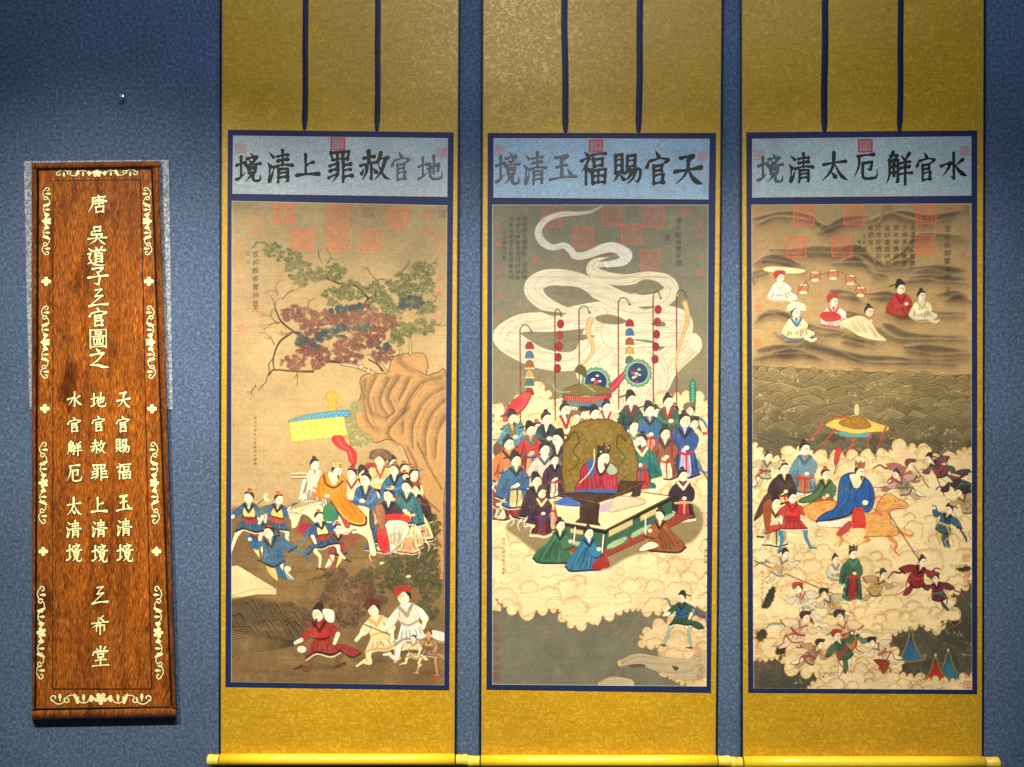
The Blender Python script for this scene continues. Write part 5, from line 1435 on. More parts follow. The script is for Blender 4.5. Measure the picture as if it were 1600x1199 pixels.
    while row < 1090:
        dark = np.clip((row - 600) / 120.0, 0, 1)
        base = np.array((140, 120, 76.0)) * (1 - dark) + np.array((72, 70, 56.0)) * dark
        base = base * C.rnd.uniform(0.92, 1.08)
        x = 1160 - C.rnd.uniform(0, 40)
        h = 9 + 0.025 * (row - 574) + C.rnd.uniform(-1, 1)
        while x < 1530:
            w = C.rnd.choice((C.rnd.uniform(18, 34), C.rnd.uniform(34, 70))); top = row + C.rnd.uniform(-4, 4) + (x - 1170) * 0.030
            pk = x + w * C.rnd.uniform(0.35, 0.65)
            P = [(x, top + h), (x + w * 0.22, top + h * 0.45), (pk - 2, top), (pk + 4, top + 0.6), (x + w * 0.8, top + h * 0.55), (x + w, top + h), (x + w, top + h * 2.2), (x, top + h * 2.2)]
            C.fill(P, tuple(base * C.rnd.uniform(0.9, 1.1)), 1, True, 0)
            for i in range(6):
                f = i / 6
                C.stroke([(x + w * (0.10 + 0.05 * i), top + h * (1.1 + 0.15 * i)), (x + w * 0.32 + i * 2, top + h * (0.55 + 0.13 * i)), (pk + 1 + i * 2.4, top + 1.2 + h * 0.18 * i)], 0.32, tuple(base * 0.66), 0.6)
            C.stroke(P[:6], 0.5, (56, 44, 26), 0.8)
            C.stroke([(a + 0.4, b + 1.1) for a, b in P[:5]], 0.45, tuple(base * 1.5), 0.6)
            if C.rnd.random() < 0.30:
                for i in range(6): curl(C, pk + C.rnd.uniform(-6, 8), top + C.rnd.uniform(-2, 3), C.rnd.uniform(1.2, 2.4), (206, 190, 140), 0.8, 0.4, C.rnd.choice((1, -1)), 0.8, C.rnd.uniform(0, 6))
            x += w * 0.82
        row += h * 0.86
    # floating canopy with streamers
    C.fill(A([(395, 1085), (430, 1060), (470, 1060), (540, 1040), (610, 1065), (650, 1080), (705, 1100), (690, 1120), (630, 1125), (540, 1135), (470, 1120), (410, 1100)]), (226, 196, 84), 1, True, 0, (120, 84, 30), 0.6)
    C.fill(A([(462, 1082), (500, 1056), (545, 1048), (590, 1062), (615, 1098), (540, 1108)]), (160, 112, 36), 1, True, 0, (90, 60, 20), 0.6)
    for _ in range(40): C.dot(*A([(C.rnd.uniform(475, 600), C.rnd.uniform(1058, 1100))])[0], 0.8, C.rnd.choice([(226, 180, 70), (196, 90, 40), (110, 76, 26)]), 0.9)
    C.fill(A([(466, 1120), (540, 1134), (612, 1126), (608, 1148), (540, 1150), (468, 1142)]), (92, 156, 160), 1, True, 0, (40, 90, 100), 0.4)
    C.fill(A([(536, 1040), (536, 1000), (548, 985), (560, 1000), (560, 1040)]), (214, 198, 140), 1, True, 0, INK, 0.4)
    for l in ([(380, 1075), (350, 1130), (290, 1180)], [(440, 1110), (410, 1150), (380, 1190)], [(690, 1100), (670, 1150), (650, 1200)], [(540, 1150), (520, 1190), (490, 1240)], [(620, 1130), (600, 1180), (610, 1230)], [(500, 1050), (440, 1060), (400, 1085)]):
        C.stroke(A(l), 1.7, (196, 66, 54), 0.95, 0.7)
    # cloud bank
    CB, CL = (240, 214, 158), (158, 112, 60)
    out = B([(30, 75), (90, 66), (180, 90), (250, 40), (330, 60), (400, 90), (470, 80), (540, 70), (620, 80), (700, 50), (740, 30), (800, 30), (850, 40), (880, 90), (960, 100), (1000, 80), (1095, 70), (1095, 560), (1040, 600), (1090, 640), (1070, 680), (985, 735), (1005, 800), (985, 845), (935, 850), (950, 895), (890, 890), (840, 868), (750, 900), (665, 948), (712, 1000), (755, 1065), (690, 1075), (600, 1080), (520, 1100), (300, 1100), (190, 1060), (200, 1010), (150, 1030), (60, 1040), (40, 1000), (100, 950), (60, 900), (30, 860)])
    cloud(C, out, CB, CL, 13, 240, (8, 20), washes=((232, 178, 104), (238, 196, 120)))
    cloud(C, B([(380, 1130), (480, 1110), (640, 1095), (800, 1125), (960, 1160), (1095, 1140), (1095, 1200), (360, 1200)]), (236, 210, 160), CL, 12, 40, (7, 14))
    G0 = (54, 52, 42)
    for l in ([(80, 790), (120, 700), (150, 700), (140, 760), (110, 800)], [(50, 920), (90, 895), (110, 930), (70, 960)], [(150, 985), (190, 975), (200, 1010), (150, 1020)], [(980, 860), (1030, 850), (1020, 880)], [(1010, 610), (1060, 590), (1090, 600), (1060, 625)]):
        C.fill(scallop(B(l), 5, C.rnd, -0.2), G0, 1, True, 0, CL, 0.5)
    # pavilion roofs showing through the clouds, lower right
    roof(C, 1482, 1024, 54, 44, (40, 112, 132))
    roof(C, 1423, 990, 40, 44, (40, 100, 140))
    roof(C, 1462, 1032, 52, 42, (196, 46, 46))
    for _ in range(16):
        x, y = C.rnd.uniform(1400, 1512), C.rnd.uniform(975, 1050)
        curl(C, x, y, C.rnd.uniform(2, 4), (110, 104, 80), 0.6, 0.4, C.rnd.choice((1, -1)), 1.0, C.rnd.uniform(0, 6))
    cloud(C, B([(830, 1150), (900, 1135), (980, 1148), (1095, 1120), (1095, 1200), (820, 1200)]), CB, CL, 9, 16, (6, 10))
    # musicians and attendants on the upper wisps
    C.fill(A([(95, 330), (150, 320), (290, 335), (295, 350), (240, 358), (120, 348)]), (238, 220, 160), 1, True, 0, (130, 96, 50), 0.5)
    person(C, 1218, 432, 6.6, (236, 228, 204), 'sit', 1, 'wild', (190, 50, 40), trim=(210, 200, 176), inner=(240, 226, 190), skin=(240, 226, 196))
    for x, y, r in ((290, 430, 0.5), (348, 370, 0.25), (435, 362, 0.0), (520, 388, -0.3), (570, 445, -0.6)):
        p = A([(x, y)])[0]
        C.fill([(p[0] - 7, p[1] - 6 + r * 4), (p[0] + 7, p[1] - 6 - r * 4), (p[0] + 6, p[1] + 7), (p[0] - 6, p[1] + 7)], (206, 120, 74), 1, True, 0, INK, 0.4)
        C.dot(p[0], p[1] + 6, 7, (238, 220, 164), 1, 3.2, 0, (130, 90, 50), 0.4); C.dot(p[0], p[1] - 6, 6.6, (238, 220, 164), 1, 2.2, 0, (130, 90, 50), 0.4)
    C.stroke(A([(260, 460), (300, 400), (380, 360), (470, 350), (550, 400), (590, 470)]), 0.7, (170, 60, 44), 0.9)
    person(C, 1243, 487, 7.4, (232, 206, 140), 'sit', 1, 'brim', (236, 220, 160), trim=(60, 110, 150), inner=(70, 120, 160))
    person(C, 1302, 470, 7.2, (236, 228, 200), 'sit', 1, 'wild', (196, 56, 44), trim=(200, 60, 48), inner=(206, 70, 56), skin=(240, 230, 206))
    C.fill(A([(370, 560), (400, 540), (460, 550), (470, 580), (400, 590)]), (200, 52, 46), 1, True)
    C.fill(A([(455, 600), (510, 572), (570, 560), (620, 590), (650, 640), (695, 682), (630, 680), (560, 660), (520, 635)]), (236, 220, 162), 1, True, 0, (130, 100, 56), 0.5)
    folds(C, A([(500, 580), (600, 585), (670, 672), (540, 640)]), (190, 160, 100), 6)
    head(C, 1358, 486, 7.6, 1, 'bun')
    C.stroke(A([(560, 570), (600, 600), (620, 585)]), 2.6, (240, 226, 176), 1, 2.0)
    person(C, 1408, 450, 7.6, (200, 40, 38), 'sit', 1, 'cap', trim=(150, 26, 26), inner=(206, 50, 44))
    person(C, 1441, 462, 6.8, (238, 224, 160), 'sit', 1, 'bun', trim=(206, 180, 110), inner=(236, 220, 160))
    # court riding the clouds
    BL = (36, 84, 150)
    person(C, 1256, 702, 8.4, (92, 140, 160), 'stand', 1, 'bun', inner=(180, 110, 80), trim=(60, 90, 110), L=7.4)
    person(C, 1223, 733, 7.8, (60, 38, 44), 'stand', 1, 'bun', hatc=(120, 110, 90), inner=(236, 206, 120), trim=(36, 26, 30), L=6.4)
    person(C, 1289, 742, 7.2, (70, 110, 66), 'stand', 1, 'bun', hatc=(150, 50, 40), inner=(226, 180, 120), trim=(36, 50, 34), L=7)
    C.fill(F([(760, 470), (780, 540), (660, 660), (520, 680), (520, 640), (660, 580)]), (70, 112, 66), 1, True, 0, (30, 44, 30), 0.9)
    pole(C, 1302, 742, 1313, 700, (120, 40, 36), 0.6); C.fill(B([(440, 40), (470, 30), (462, 60), (450, 100), (432, 108)]), (206, 50, 48), 1, True, 0, INK, 0.4)
    person(C, 1210, 787, 7.4, (236, 214, 150), 'stand', 1, 'cap', inner=(232, 220, 150), trim=(60, 36, 30), sash=(44, 30, 30), L=8.4)
    C.fill(B([(45, 380), (80, 290), (110, 250), (130, 270), (100, 330)]), (74, 48, 40), 1, True, 0, INK, 0.5); C.fill(B([(90, 310), (130, 280), (125, 400), (100, 420)]), (150, 70, 36), 1, True)
    person(C, 1236, 779, 7.2, (206, 48, 40), 'run', 1, 'cap', inner=(206, 48, 40), sash=(160, 30, 40), legs=(60, 130, 160), boots=(50, 120, 150), trim=(150, 30, 30), L=10.4)
    # tawny shaggy mount under the main rider
    body = B([(280, 330), (300, 305), (360, 285), (430, 285), (520, 330), (615, 345), (640, 300), (664, 262), (696, 250), (728, 266), (776, 292), (786, 308), (762, 322), (722, 318), (702, 336), (706, 390), (742, 420), (728, 448), (660, 452), (560, 450), (420, 400), (330, 375)])
    C.fill(body, (232, 168, 90), 1, True, 0.8)
    for l in ([(450, 440), (470, 470), (455, 500)], [(560, 450), (600, 470), (570, 480)], [(690, 450), (730, 490), (720, 520), (742, 540)], [(740, 430), (790, 450), (810, 440)]):
        C.stroke(B(l), 3.4, (226, 150, 70), 1, 1.4); C.stroke(B(l), 0.5, (150, 76, 30), 0.8, 0.3)
    b_, cov = C.mask(body, True, 0)
    for _ in range(420):
        x, y = C.rnd.uniform(1250, 1412), C.rnd.uniform(778, 842)
        i_, j_ = int((x - C.x0) * C.r) - b_[0], int((y - C.y0) * C.r) - b_[2]
        if 0 <= j_ < cov.shape[0] and 0 <= i_ < cov.shape[1] and cov[j_, i_] > 0.5:
            C.stroke([(x, y), (x - C.rnd.uniform(2, 5), y + C.rnd.uniform(0, 3)), (x - C.rnd.uniform(4, 8), y + C.rnd.uniform(-1, 4))], 0.5, C.rnd.choice([(206, 96, 30), (244, 190, 110), (222, 130, 44), (176, 84, 34)]), 0.75, 0.2)
    for i in range(26):
        p = B([(640 + C.rnd.uniform(-14, 26), 268 + C.rnd.uniform(-8, 90))])[0]
        C.stroke([p, (p[0] - 5, p[1] - C.rnd.uniform(0, 4)), (p[0] - C.rnd.uniform(7, 12), p[1] + C.rnd.uniform(-3, 4))], 0.8, C.rnd.choice([(206, 70, 48), (226, 110, 60), (236, 160, 90)]), 0.85, 0.2)
    for i in range(22): C.stroke(B([(282 + i * 8.5, 318 - i * 1.6), (286 + i * 8.5, 290 - i * 0.8 + C.rnd.uniform(-8, 8))]), 0.8, C.rnd.choice([(206, 96, 34), (226, 140, 60)]), 0.85, 0.2)
    C.stroke(list(map(tuple, cr_spline(body, True, 4))), 0.6, (130, 66, 28), 0.85, smooth=False); C.dot(*B([(724, 284)])[0], 1.1, INK); C.stroke(B([(690, 252), (678, 225), (700, 210)]), 0.9, (226, 180, 110), 1, 0.4); C.stroke(B([(772, 306), (750, 310)]), 0.4, INK, 0.7, smooth=False)
    C.stroke(B([(745, 318), (700, 330), (640, 330), (590, 300)]), 0.6, (150, 50, 40), 0.9)
    # main rider in blue
    C.fill(B([(345, 385), (380, 345), (440, 310), (455, 200), (480, 160), (530, 150), (590, 180), (620, 230), (620, 300), (590, 340), (540, 310), (500, 350), (420, 372)]), BL, 1, True, 0, (18, 34, 66), 0.7)
    C.stroke(B([(345, 385), (420, 374), (500, 352), (545, 312)]), 1.3, (26, 30, 44), 1)
    for l in ([(480, 200), (470, 280), (420, 340)], [(510, 200), (500, 280), (450, 340)], [(600, 210), (606, 270), (590, 320)], [(540, 230), (530, 290)]): C.stroke(B(l), 0.6, (20, 44, 90), 0.9)
    C.fill(B([(352, 385), (430, 378), (520, 360), (500, 400), (430, 410), (360, 405)]), (240, 228, 196), 1, True, 0, (150, 120, 80), 0.4)
    C.fill(B([(522, 330), (570, 320), (580, 415), (520, 415)]), (206, 50, 42), 1, True); C.fill(B([(510, 420), (580, 418), (570, 462), (520, 465)]), (230, 214, 140), 1, True)
    C.fill(B([(440, 440), (500, 380), (520, 400), (470, 450)]), (186, 70, 66), 1, True)
    C.fill(B([(505, 160), (570, 165), (548, 225), (526, 220)]), (242, 226, 180), 1, True); C.stroke(B([(500, 165), (524, 225), (552, 226), (580, 175)]), 0.9, (30, 34, 44), 0.9, smooth=False)
    C.dot(*B([(580, 292)])[0], 5, SKIN, 1, 4, 0, (150, 90, 60), 0.3)
    head(C, 1343, 738, 8.6, 1, 'crown', (150, 104, 66), SKIN, True)
    # flying attendants on the right
    person(C, 1424, 728, 6.4, (176, 96, 90), 'fly', 1, 'wild', (110, 60, 50), trim=(176, 100, 50), inner=(236, 220, 170), scarf=(130, 60, 44), rot=0.7)
    C.fill(B([(690, 200), (720, 195), (775, 205), (770, 225), (700, 222)]), (190, 96, 40), 1, True, 0, INK, 0.4)
    person(C, 1480, 742, 6.4, (72, 40, 56), 'fly', -1, 'brim', (44, 70, 60), inner=(90, 50, 66), sash=(60, 100, 70), legs=(60, 106, 72), boots=(50, 90, 60), L=8, scarf=(40, 70, 54), rot=0.9)
    person(C, 1484, 797, 6.0, (40, 96, 124), 'fly', -1, 'cap', (60, 40, 40), inner=(226, 186, 96), sash=(206, 166, 90), legs=(50, 66, 90), boots=(30, 36, 50), L=9, scarf=(34, 80, 110), rot=-0.3)
    for p0, p1 in (((885, 75), (960, 260)), ((955, 80), (1062, 300)), ((1015, 370), (1064, 475)), ((815, 120), (885, 220)), ((690, 340), (958, 748)), ((45, 570), (455, 740))):
        a, b = B([p0, p1]); pole(C, a[0], a[1], b[0], b[1], (112, 40, 34), 0.62)
    for x, y, c_, r_, dd in ((1198, 714, (196, 176, 120), 0.2, 1), (1400, 742, (206, 150, 120), 0.6, -1), (1452, 718, (110, 60, 70), 0.8, -1), (1500, 770, (190, 160, 100), 0.5, -1), (1380, 900, (200, 150, 90), 0.5, 1), (1462, 905, (120, 40, 44), 0.2, -1), (1286, 930, (206, 180, 130), 0.6, -1), (1225, 868, (226, 200, 150), 0.4, 1), (1340, 985, (90, 120, 90), 0.6, 1), (1280, 1010, (190, 140, 96), 0.7, 1)):
        person(C, x, y, 5.6, c_, 'fly', dd, C.rnd.choice(['bun', 'wild', 'cap']), (60, 44, 40), shade(c_, 0.5), (236, 214, 160), C.rnd.choice([(150, 50, 44), (70, 110, 90), (200, 150, 80)]), rot=r_, scarf=C.rnd.choice([(70, 120, 110), (150, 70, 50), (200, 170, 110)]))
    # lower group
    person(C, 1304, 876, 5.6, (206, 196, 160), 'sit', 1, 'bun', trim=(130, 120, 90), inner=(226, 214, 170))
    person(C, 1332, 867, 6.6, (46, 100, 72), 'stand', 1, 'crown', (60, 56, 56), trim=(60, 130, 100), inner=(150, 50, 42), L=10)
    person(C, 1442, 879, 6.4, (150, 34, 36), 'fly', 1, 'bun', trim=(56, 22, 24), inner=(226, 210, 160), scarf=(100, 30, 34), rot=0.35)
    person(C, 1245, 922, 6.4, (226, 206, 160), 'fly', -1, 'wild', (170, 60, 44), legs=(226, 212, 176), inner=(166, 50, 44), sash=(226, 210, 170), trim=(160, 110, 70), boots=(230, 214, 170), L=8, rot=0.4)
    person(C, 1257, 968, 6.6, (238, 200, 150), 'fly', 1, 'wild', (80, 44, 36), trim=(150, 100, 60), inner=(238, 200, 150), scarf=(90, 140, 150), rot=0.5)
    person(C, 1311, 966, 6.8, (238, 196, 140), 'fly', -1, 'wild', (60, 36, 32), trim=(150, 100, 60), inner=(238, 200, 150), scarf=(170, 190, 130), rot=0.3)
    C.dot(*B([(500, 960)])[0], 11, (176, 112, 66), 1, 15, 0, (90, 50, 30), 0.5)
    person(C, 1306, 996, 6.2, (60, 96, 64), 'fly', 1, 'wild', (150, 36, 34), trim=(40, 66, 44), inner=(230, 214, 180), rot=-0.4)
    person(C, 1362, 1006, 5.4, (232, 210, 164), 'fly', -1, 'wild', (50, 36, 34), trim=(140, 90, 60), inner=(232, 210, 164), rot=0.8)
    C.fill(B([(620, 1040), (690, 1045), (690, 1075), (665, 1110), (645, 1070)]), (140, 54, 36), 1, True, 0, INK, 0.4)
    C.text('開元十年吳道子敬畫', 1188, 893, 5.2, 6.4, (96, 72, 44), 0.7)
    for y in (873, 898, 912): C.seal(1507, y - 5, 1516, y + 5, (180, 70, 50), 0.6, 0.9, 0.6)
    for y in (1008, 1020, 1036, 1052): C.seal(1177, y - 5, 1186, y + 5, (170, 66, 56), 0.4, 0.9, 0.6)
    C.seal(1507, 1066, 1518, 1077, (160, 50, 44), 0.6, 1, 0.6); C.seal(1508, 1048, 1517, 1060, (180, 90, 80), 0.4, 1, 0.5)
    C.age((176, 146, 96), 0.20, 6)
    C.edge((206, 196, 166), 1.0, 0.55)
    return C


# ------------------------------------------------------------------ wall
def box_faces():
    return [(0, 1, 2, 3), (7, 6, 5, 4), (0, 4, 5, 1), (1, 5, 6, 2), (2, 6, 7, 3), (3, 7, 4, 0)]


def slab(name, x0, x1, z0, z1, ya, yb, mat, parent=None, org=(0, 0, 0)):
    """box with its front face at y = yb (towards the viewer) and back at ya"""
    v = [(x0, yb, z0), (x1, yb, z0), (x1, yb, z1), (x0, yb, z1), (x0, ya, z0), (x1, ya, z0), (x1, ya, z1), (x0, ya, z1)]
    return mesh_obj(name, v, box_faces(), mat, parent, org)


wall = slab('wall', -3.4, 3.4, -1.9, 2.4, 0.12, 0.0, M_WALL)
tag(wall, 'dark blue felt covered wall behind the scrolls and the plaque', 'wall', kind='structure')


# ------------------------------------------------------------------ hanging scrolls
def bil(q, u, v):
    (ax, ay), (bx, by), (cx, cy), (dx, dy) = q          # TL TR BR BL
    x = (ax * (1 - u) + bx * u) * (1 - v) + (dx * (1 - u) + cx * u) * v
    y = (ay * (1 - u) + by * u) * (1 - v) + (dy * (1 - u) + cy * u) * v
    return x, y


def wave(px, py):
    """slow buckling of the hung sheet, in metres"""
    return 0.0011 * math.sin(py / 31.0 + px / 260.0) * math.exp(-max(0, py - 40) / 150.0) + 0.0009 * math.sin(py / 150.0 + 1.3) + 0.0008 * math.sin(px / 120.0 + py / 400.0)


BASE = 0.014


def sheet_points(q, nx, ny, off):
    P = np.empty((ny, nx, 3))
    for j in range(ny):
        for i in range(nx):
            x, y = bil(q, i / (nx - 1), j / (ny - 1))
            P[j, i] = W(x, y, BASE + wave(x, y) + off)
    return P


def sheet_fast(q, nx, ny, off):
    u = np.linspace(0, 1, nx)[None, :]; v = np.linspace(0, 1, ny)[:, None]
    (ax, ay), (bx, by), (cx, cy), (dx, dy) = q
    x = (ax * (1 - u) + bx * u) * (1 - v) + (dx * (1 - u) + cx * u) * v
    y = (ay * (1 - u) + by * u) * (1 - v) + (dy * (1 - u) + cy * u) * v
    wv = 0.0011 * np.sin(y / 31.0 + x / 260.0) * np.exp(-np.maximum(0, y - 40) / 150.0) + 0.0009 * np.sin(y / 150.0 + 1.3) + 0.0008 * np.sin(x / 120.0 + y / 400.0)
    d = BASE + wv + off
    k = (D - d) / D * S
    return np.stack([(x - CX) * k, -d, (CY - y) * k], axis=-1)


def cylinder(name, p0, p1, r, mat, parent, org, n=28, caps=True, r1=None, rings=None):
    """horizontal roller along x; rings = [(t, radius)]"""
    rings = rings or [(0, r), (1, r if r1 is None else r1)]
    V, F = [], []
    for t, rr in rings:
        c = [p0[i] + (p1[i] - p0[i]) * t for i in range(3)]
        for k in range(n):
            a = 2 * math.pi * k / n
            V.append((c[0], c[1] + rr * math.cos(a), c[2] + rr * math.sin(a)))
    for j in range(len(rings) - 1):
        for k in range(n):
            a, b = j * n + k, j * n + (k + 1) % n
            F.append((a, b, b + n, a + n))
    if caps:
        F.append(tuple(range(n - 1, -1, -1))); F.append(tuple((len(rings) - 1) * n + k for k in range(n)))
    o = mesh_obj(name, V, F, mat, parent, org, True)
    for p in o.data.polygons:
        if len(p.vertices) > 4: p.use_smooth = False
    return o


def title_canvas(q, seed, blue, seals):
    x0, y0 = q[0][0], min(q[0][1], q[1][1]); x1, y1 = q[1][0], max(q[2][1], q[3][1])
    C = Canvas(x0, y0, x1, y1, blue, 1.6, seed)
    C.grain(40, 0.05); C.grain(6, 0.06)
    m = C.rng.random((C.h, C.w))
    n = fbm(C.h, C.w, 60, C.rng, 2)
    fl = (m > 0.90) & (n > 0.30)
    C.img[fl] = C.img[fl] * 1.28 + 14
    C.img[m < 0.05] *= 0.90
    for a, b, c, d, k in seals: C.seal(a, b, c, d, (168, 44, 44) if k else (188, 92, 88), 1.1 if k else 0.8, 2.6 if k else 1.1, 0.7)
    C.edge((196, 150, 160), 0.9, 0.75)
    return C


SPEC = [
 dict(sheet=[(348, -60), (716, -60), (709, 1186), (346, 1186)], border=[(356, 203), (709, 207), (702, 1079), (352, 1074)],
      title=[(364, 212), (700, 216), (699, 308), (363, 303)], paint=[(362, 314), (699, 321), (694, 1071), (361, 1066)],
      rib=[(472, 481, 203), (585, 594, 205)], roll=(343, 712, 1187), knobs=(325, 731),
      chars='境清上罪赦官地', boxes=[(369, 240, 408, 284), (417, 235, 458, 286), (462, 240, 499, 278), (512, 236, 551, 285), (563, 236, 610, 284), (610, 238, 643, 283), (653, 242, 692, 282)],
      glare=(5, 6), seals=[(518, 213, 538, 233, 1), (369, 227, 384, 240, 0), (683, 230, 697, 243, 0)], blue=(150, 164, 166), painter=painting_tree_and_rider,
      label='gold hanging scroll with painted tree, tan rock and orange-robed horse rider'),
 dict(sheet=[(756, -60), (1127, -60), (1117, 1188), (753, 1188)], border=[(762, 208), (1119, 208), (1111, 1083), (760, 1078)],
      title=[(771, 216), (1109, 217), (1107, 312), (771, 309)], paint=[(769, 320), (1107, 320), (1104, 1073), (769, 1070)],
      rib=[(878, 888, 207), (994, 1004, 207)], roll=(750, 1121, 1189), knobs=(731, 1141),
      chars='境清玉福賜官天', boxes=[(775, 238, 812, 288), (818, 238, 854, 289), (859, 241, 900, 283), (907, 237, 950, 289), (958, 238, 1005, 290), (1007, 237, 1049, 290), (1053, 241, 1098, 290)],
      glare=(0, 1, 2), seals=[(921, 219, 941, 238, 1), (775, 228, 789, 242, 0), (1091, 237, 1105, 250, 0)], blue=(132, 160, 178), painter=painting_court_on_clouds,
      label='gold hanging scroll with curling white smoke above a crimson-robed seated figure'),
 dict(sheet=[(1160, -60), (1536, -60), (1533, 1190), (1162, 1190)], border=[(1166, 207), (1527, 204), (1527, 1085), (1169, 1083)],
      title=[(1175, 217), (1518, 213), (1518, 306), (1175, 309)], paint=[(1174, 320), (1518, 318), (1519, 1078), (1177, 1076)],
      rib=[(1284, 1294, 206), (1402, 1411, 205)], roll=(1160, 1538, 1191), knobs=(1141, 1560),
      chars='境清太厄解官水', boxes=[(1184, 241, 1224, 285), (1232, 240, 1271, 286), (1284, 239, 1325, 283), (1332, 240, 1372, 281), (1384, 238, 1425, 288), (1430, 239, 1464, 284), (1469, 239, 1511, 282)],
      glare=(0,), seals=[(1342, 217, 1362, 236, 1), (1179, 233, 1193, 247, 0), (1500, 230, 1514, 243, 0)], blue=(148, 166, 166), painter=painting_sea_and_clouds,
      label='gold hanging scroll with painted grey sea and blue-robed rider on pale clouds'),
]

for si, sp in enumerate(SPEC):
    q = sp['sheet']
    org = W((sp['roll'][0] + sp['roll'][1]) / 2, sp['roll'][2] + 9, BASE)
    root = empty('hanging_scroll', org)
    tag(root, sp['label'], 'scroll', 'hanging scrolls on the blue wall')
    # gold silk mount
    grid_mesh('silk_mount', sheet_fast(q, 80, 260, 0.0), M_GOLD, root, org)
    # dark edging down both sides, turned back towards the wall
    for side, (xa, xb) in enumerate((((q[0][0], q[3][0])), ((q[1][0], q[2][0])))):
        sg = -1 if side == 0 else 1
        V = []
        for j in range(131):
            t = j / 130; x = xa + (xb - xa) * t; y = -60 + (q[3][1] + 60) * t
            d = BASE + wave(x, y)
            for ox, dd in ((-0.1, 0.0004), (sg * 1.0, 0.0004), (sg * 1.05, 0.0002), (sg * 4.3, -0.0005), (sg * 4.3, -0.011)):
                V.append(W(x + (ox if ox != -0.1 else -sg * 0.3), y, d + dd))
        F, fm = [], []
        for j in range(130):
            for i in range(4):
                a = j * 5 + i
                f = (a, a + 1, a + 6, a + 5)
                F.append(f if sg < 0 else f[::-1]); fm.append(1 if i == 0 else 0)
        mesh_obj('edge_trim', V, F, [M_BLACK, M_LIGHTEDGE], root, org, False, fm)
    grid_mesh('navy_border', sheet_fast(sp['border'], 60, 190, 0.0006), M_NAVY, root, org)
    # calligraphy slip
    C = title_canvas(sp['title'], 100 + si, sp['blue'], sp['seals'])
    slip = grid_mesh('calligraphy_slip', sheet_fast(sp['title'], C.w, C.h, 0.0011), M_SLIP, root, org, C.mapped())
    for k, (ch, b) in enumerate(zip(sp['chars'], sp['boxes'])):
        relief('brush_character', glyph_segs(ch, *b, 1.28), lambda x, y: BASE + wave(x, y) + 0.0013, [M_INK_GLARE if k in sp['glare'] else M_INK], slip, org, 0.55, 0.0003, 0.0, 0.7, k + 7 * si)  # listed characters get the ink with painted-in glare
    # painting
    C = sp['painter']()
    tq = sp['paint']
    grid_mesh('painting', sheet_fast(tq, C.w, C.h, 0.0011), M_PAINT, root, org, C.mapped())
    # hanging ribbons with notched ends
    for xa, xb, yb in sp['rib']:
        prof = [(-60, 0, 0)] + [(y, 0, 0) for y in np.linspace(-50, yb - 19, 40)] + [(yb - 17, 0, 0), (yb - 13.5, 0.1, 0), (yb - 12.3, 1.5, 0), (yb - 11.2, 0.5, 0), (yb - 9.6, 0.5, 0), (yb - 8.4, 1.9, 0), (yb - 7.2, 0.9, 0), (yb - 5.6, 0.9, 0), (yb - 4.4, 2.2, 0), (yb - 3.2, 1.4, 0), (yb - 1.4, 1.9, 0), (yb, 3.6, 0)]
        V, F = [], []
        for y, ins, _ in prof:
            sway = 0.9 * math.sin(y / 70 + xa) + 0.4 * math.sin(y / 23 + 2 * xa)
            for x in (xa + ins, (xa + xb) / 2, xb - ins):
                V.append(W(x + sway, y, BASE + wave(x, y) + 0.0024 + (0.0006 if x == (xa + xb) / 2 else 0)))
        n = len(V)
        for v in V[:n]: V.append((v[0], v[1] + 0.0012, v[2]))
        R_ = len(prof)
        for j in range(R_ - 1):
            for i in range(2):
                a = j * 3 + i
                F.append((a, a + 3, a + 4, a + 1)); F.append((a + n, a + n + 1, a + n + 4, a + n + 3))
            a = j * 3
            F.append((a, a + n, a + n + 3, a + 3)); F.append((a + 2, a + 5, a + n + 5, a + n + 2))
        mesh_obj('hanging_ribbon', V, F, M_RIBBON, root, org, False)
    # bottom roller and its two knobs
    xa, xb, ry = sp['roll']; dr = BASE + 0.021; rr = 0.0192
    p0, p1 = W(xa + 1.5, ry, dr), W(xb - 1.5, ry, dr)
    p1 = (p1[0], p1[1], p0[2])
    cylinder('bottom_roller', p0, p1, rr, M_ROLL, root, org, 40, True, None, [(0, rr), (0.25, rr), (0.5, rr), (0.75, rr), (1, rr)])
    for kx, ed, sg in ((sp['knobs'][0], xa, -1), (sp['knobs'][1], xb, 1)):
        a = W(ed + sg * 0.6, ry + 0.5, dr); b_ = W(kx, ry + 0.5, dr)
        b_ = (b_[0], b_[1], a[2])
        cylinder('roller_knob', a, b_, 0.017, M_KNOB, root, org, 32, True, None,
                 [(0, 0.0165), (0.06, 0.0172), (0.55, 0.0172), (0.57, 0.0185), (0.93, 0.0185), (1.0, 0.0172)])


# ------------------------------------------------------------------ wooden plaque
OUT = [(49, 255), (249, 252), (275, 1106), (50, 1110)]
porg = W(160, 1128, 0.0)
plaque = empty('wooden_plaque', porg)
tag(plaque, 'tall brown wooden plaque with pale inlaid characters and vine ornaments on the blue wall', 'plaque')


def quad_slab(name, q, d0, d1, mat, nx=2, ny=2, parent=plaque):
    V = [W(x, y, d1) for x, y in q] + [W(x, y, d0) for x, y in q]
    F = [(3, 2, 1, 0), (0, 1, 5, 4), (1, 2, 6, 5), (2, 3, 7, 6), (3, 0, 4, 7), (4, 5, 6, 7)]
    return mesh_obj(name, V, F, mat, parent, porg)


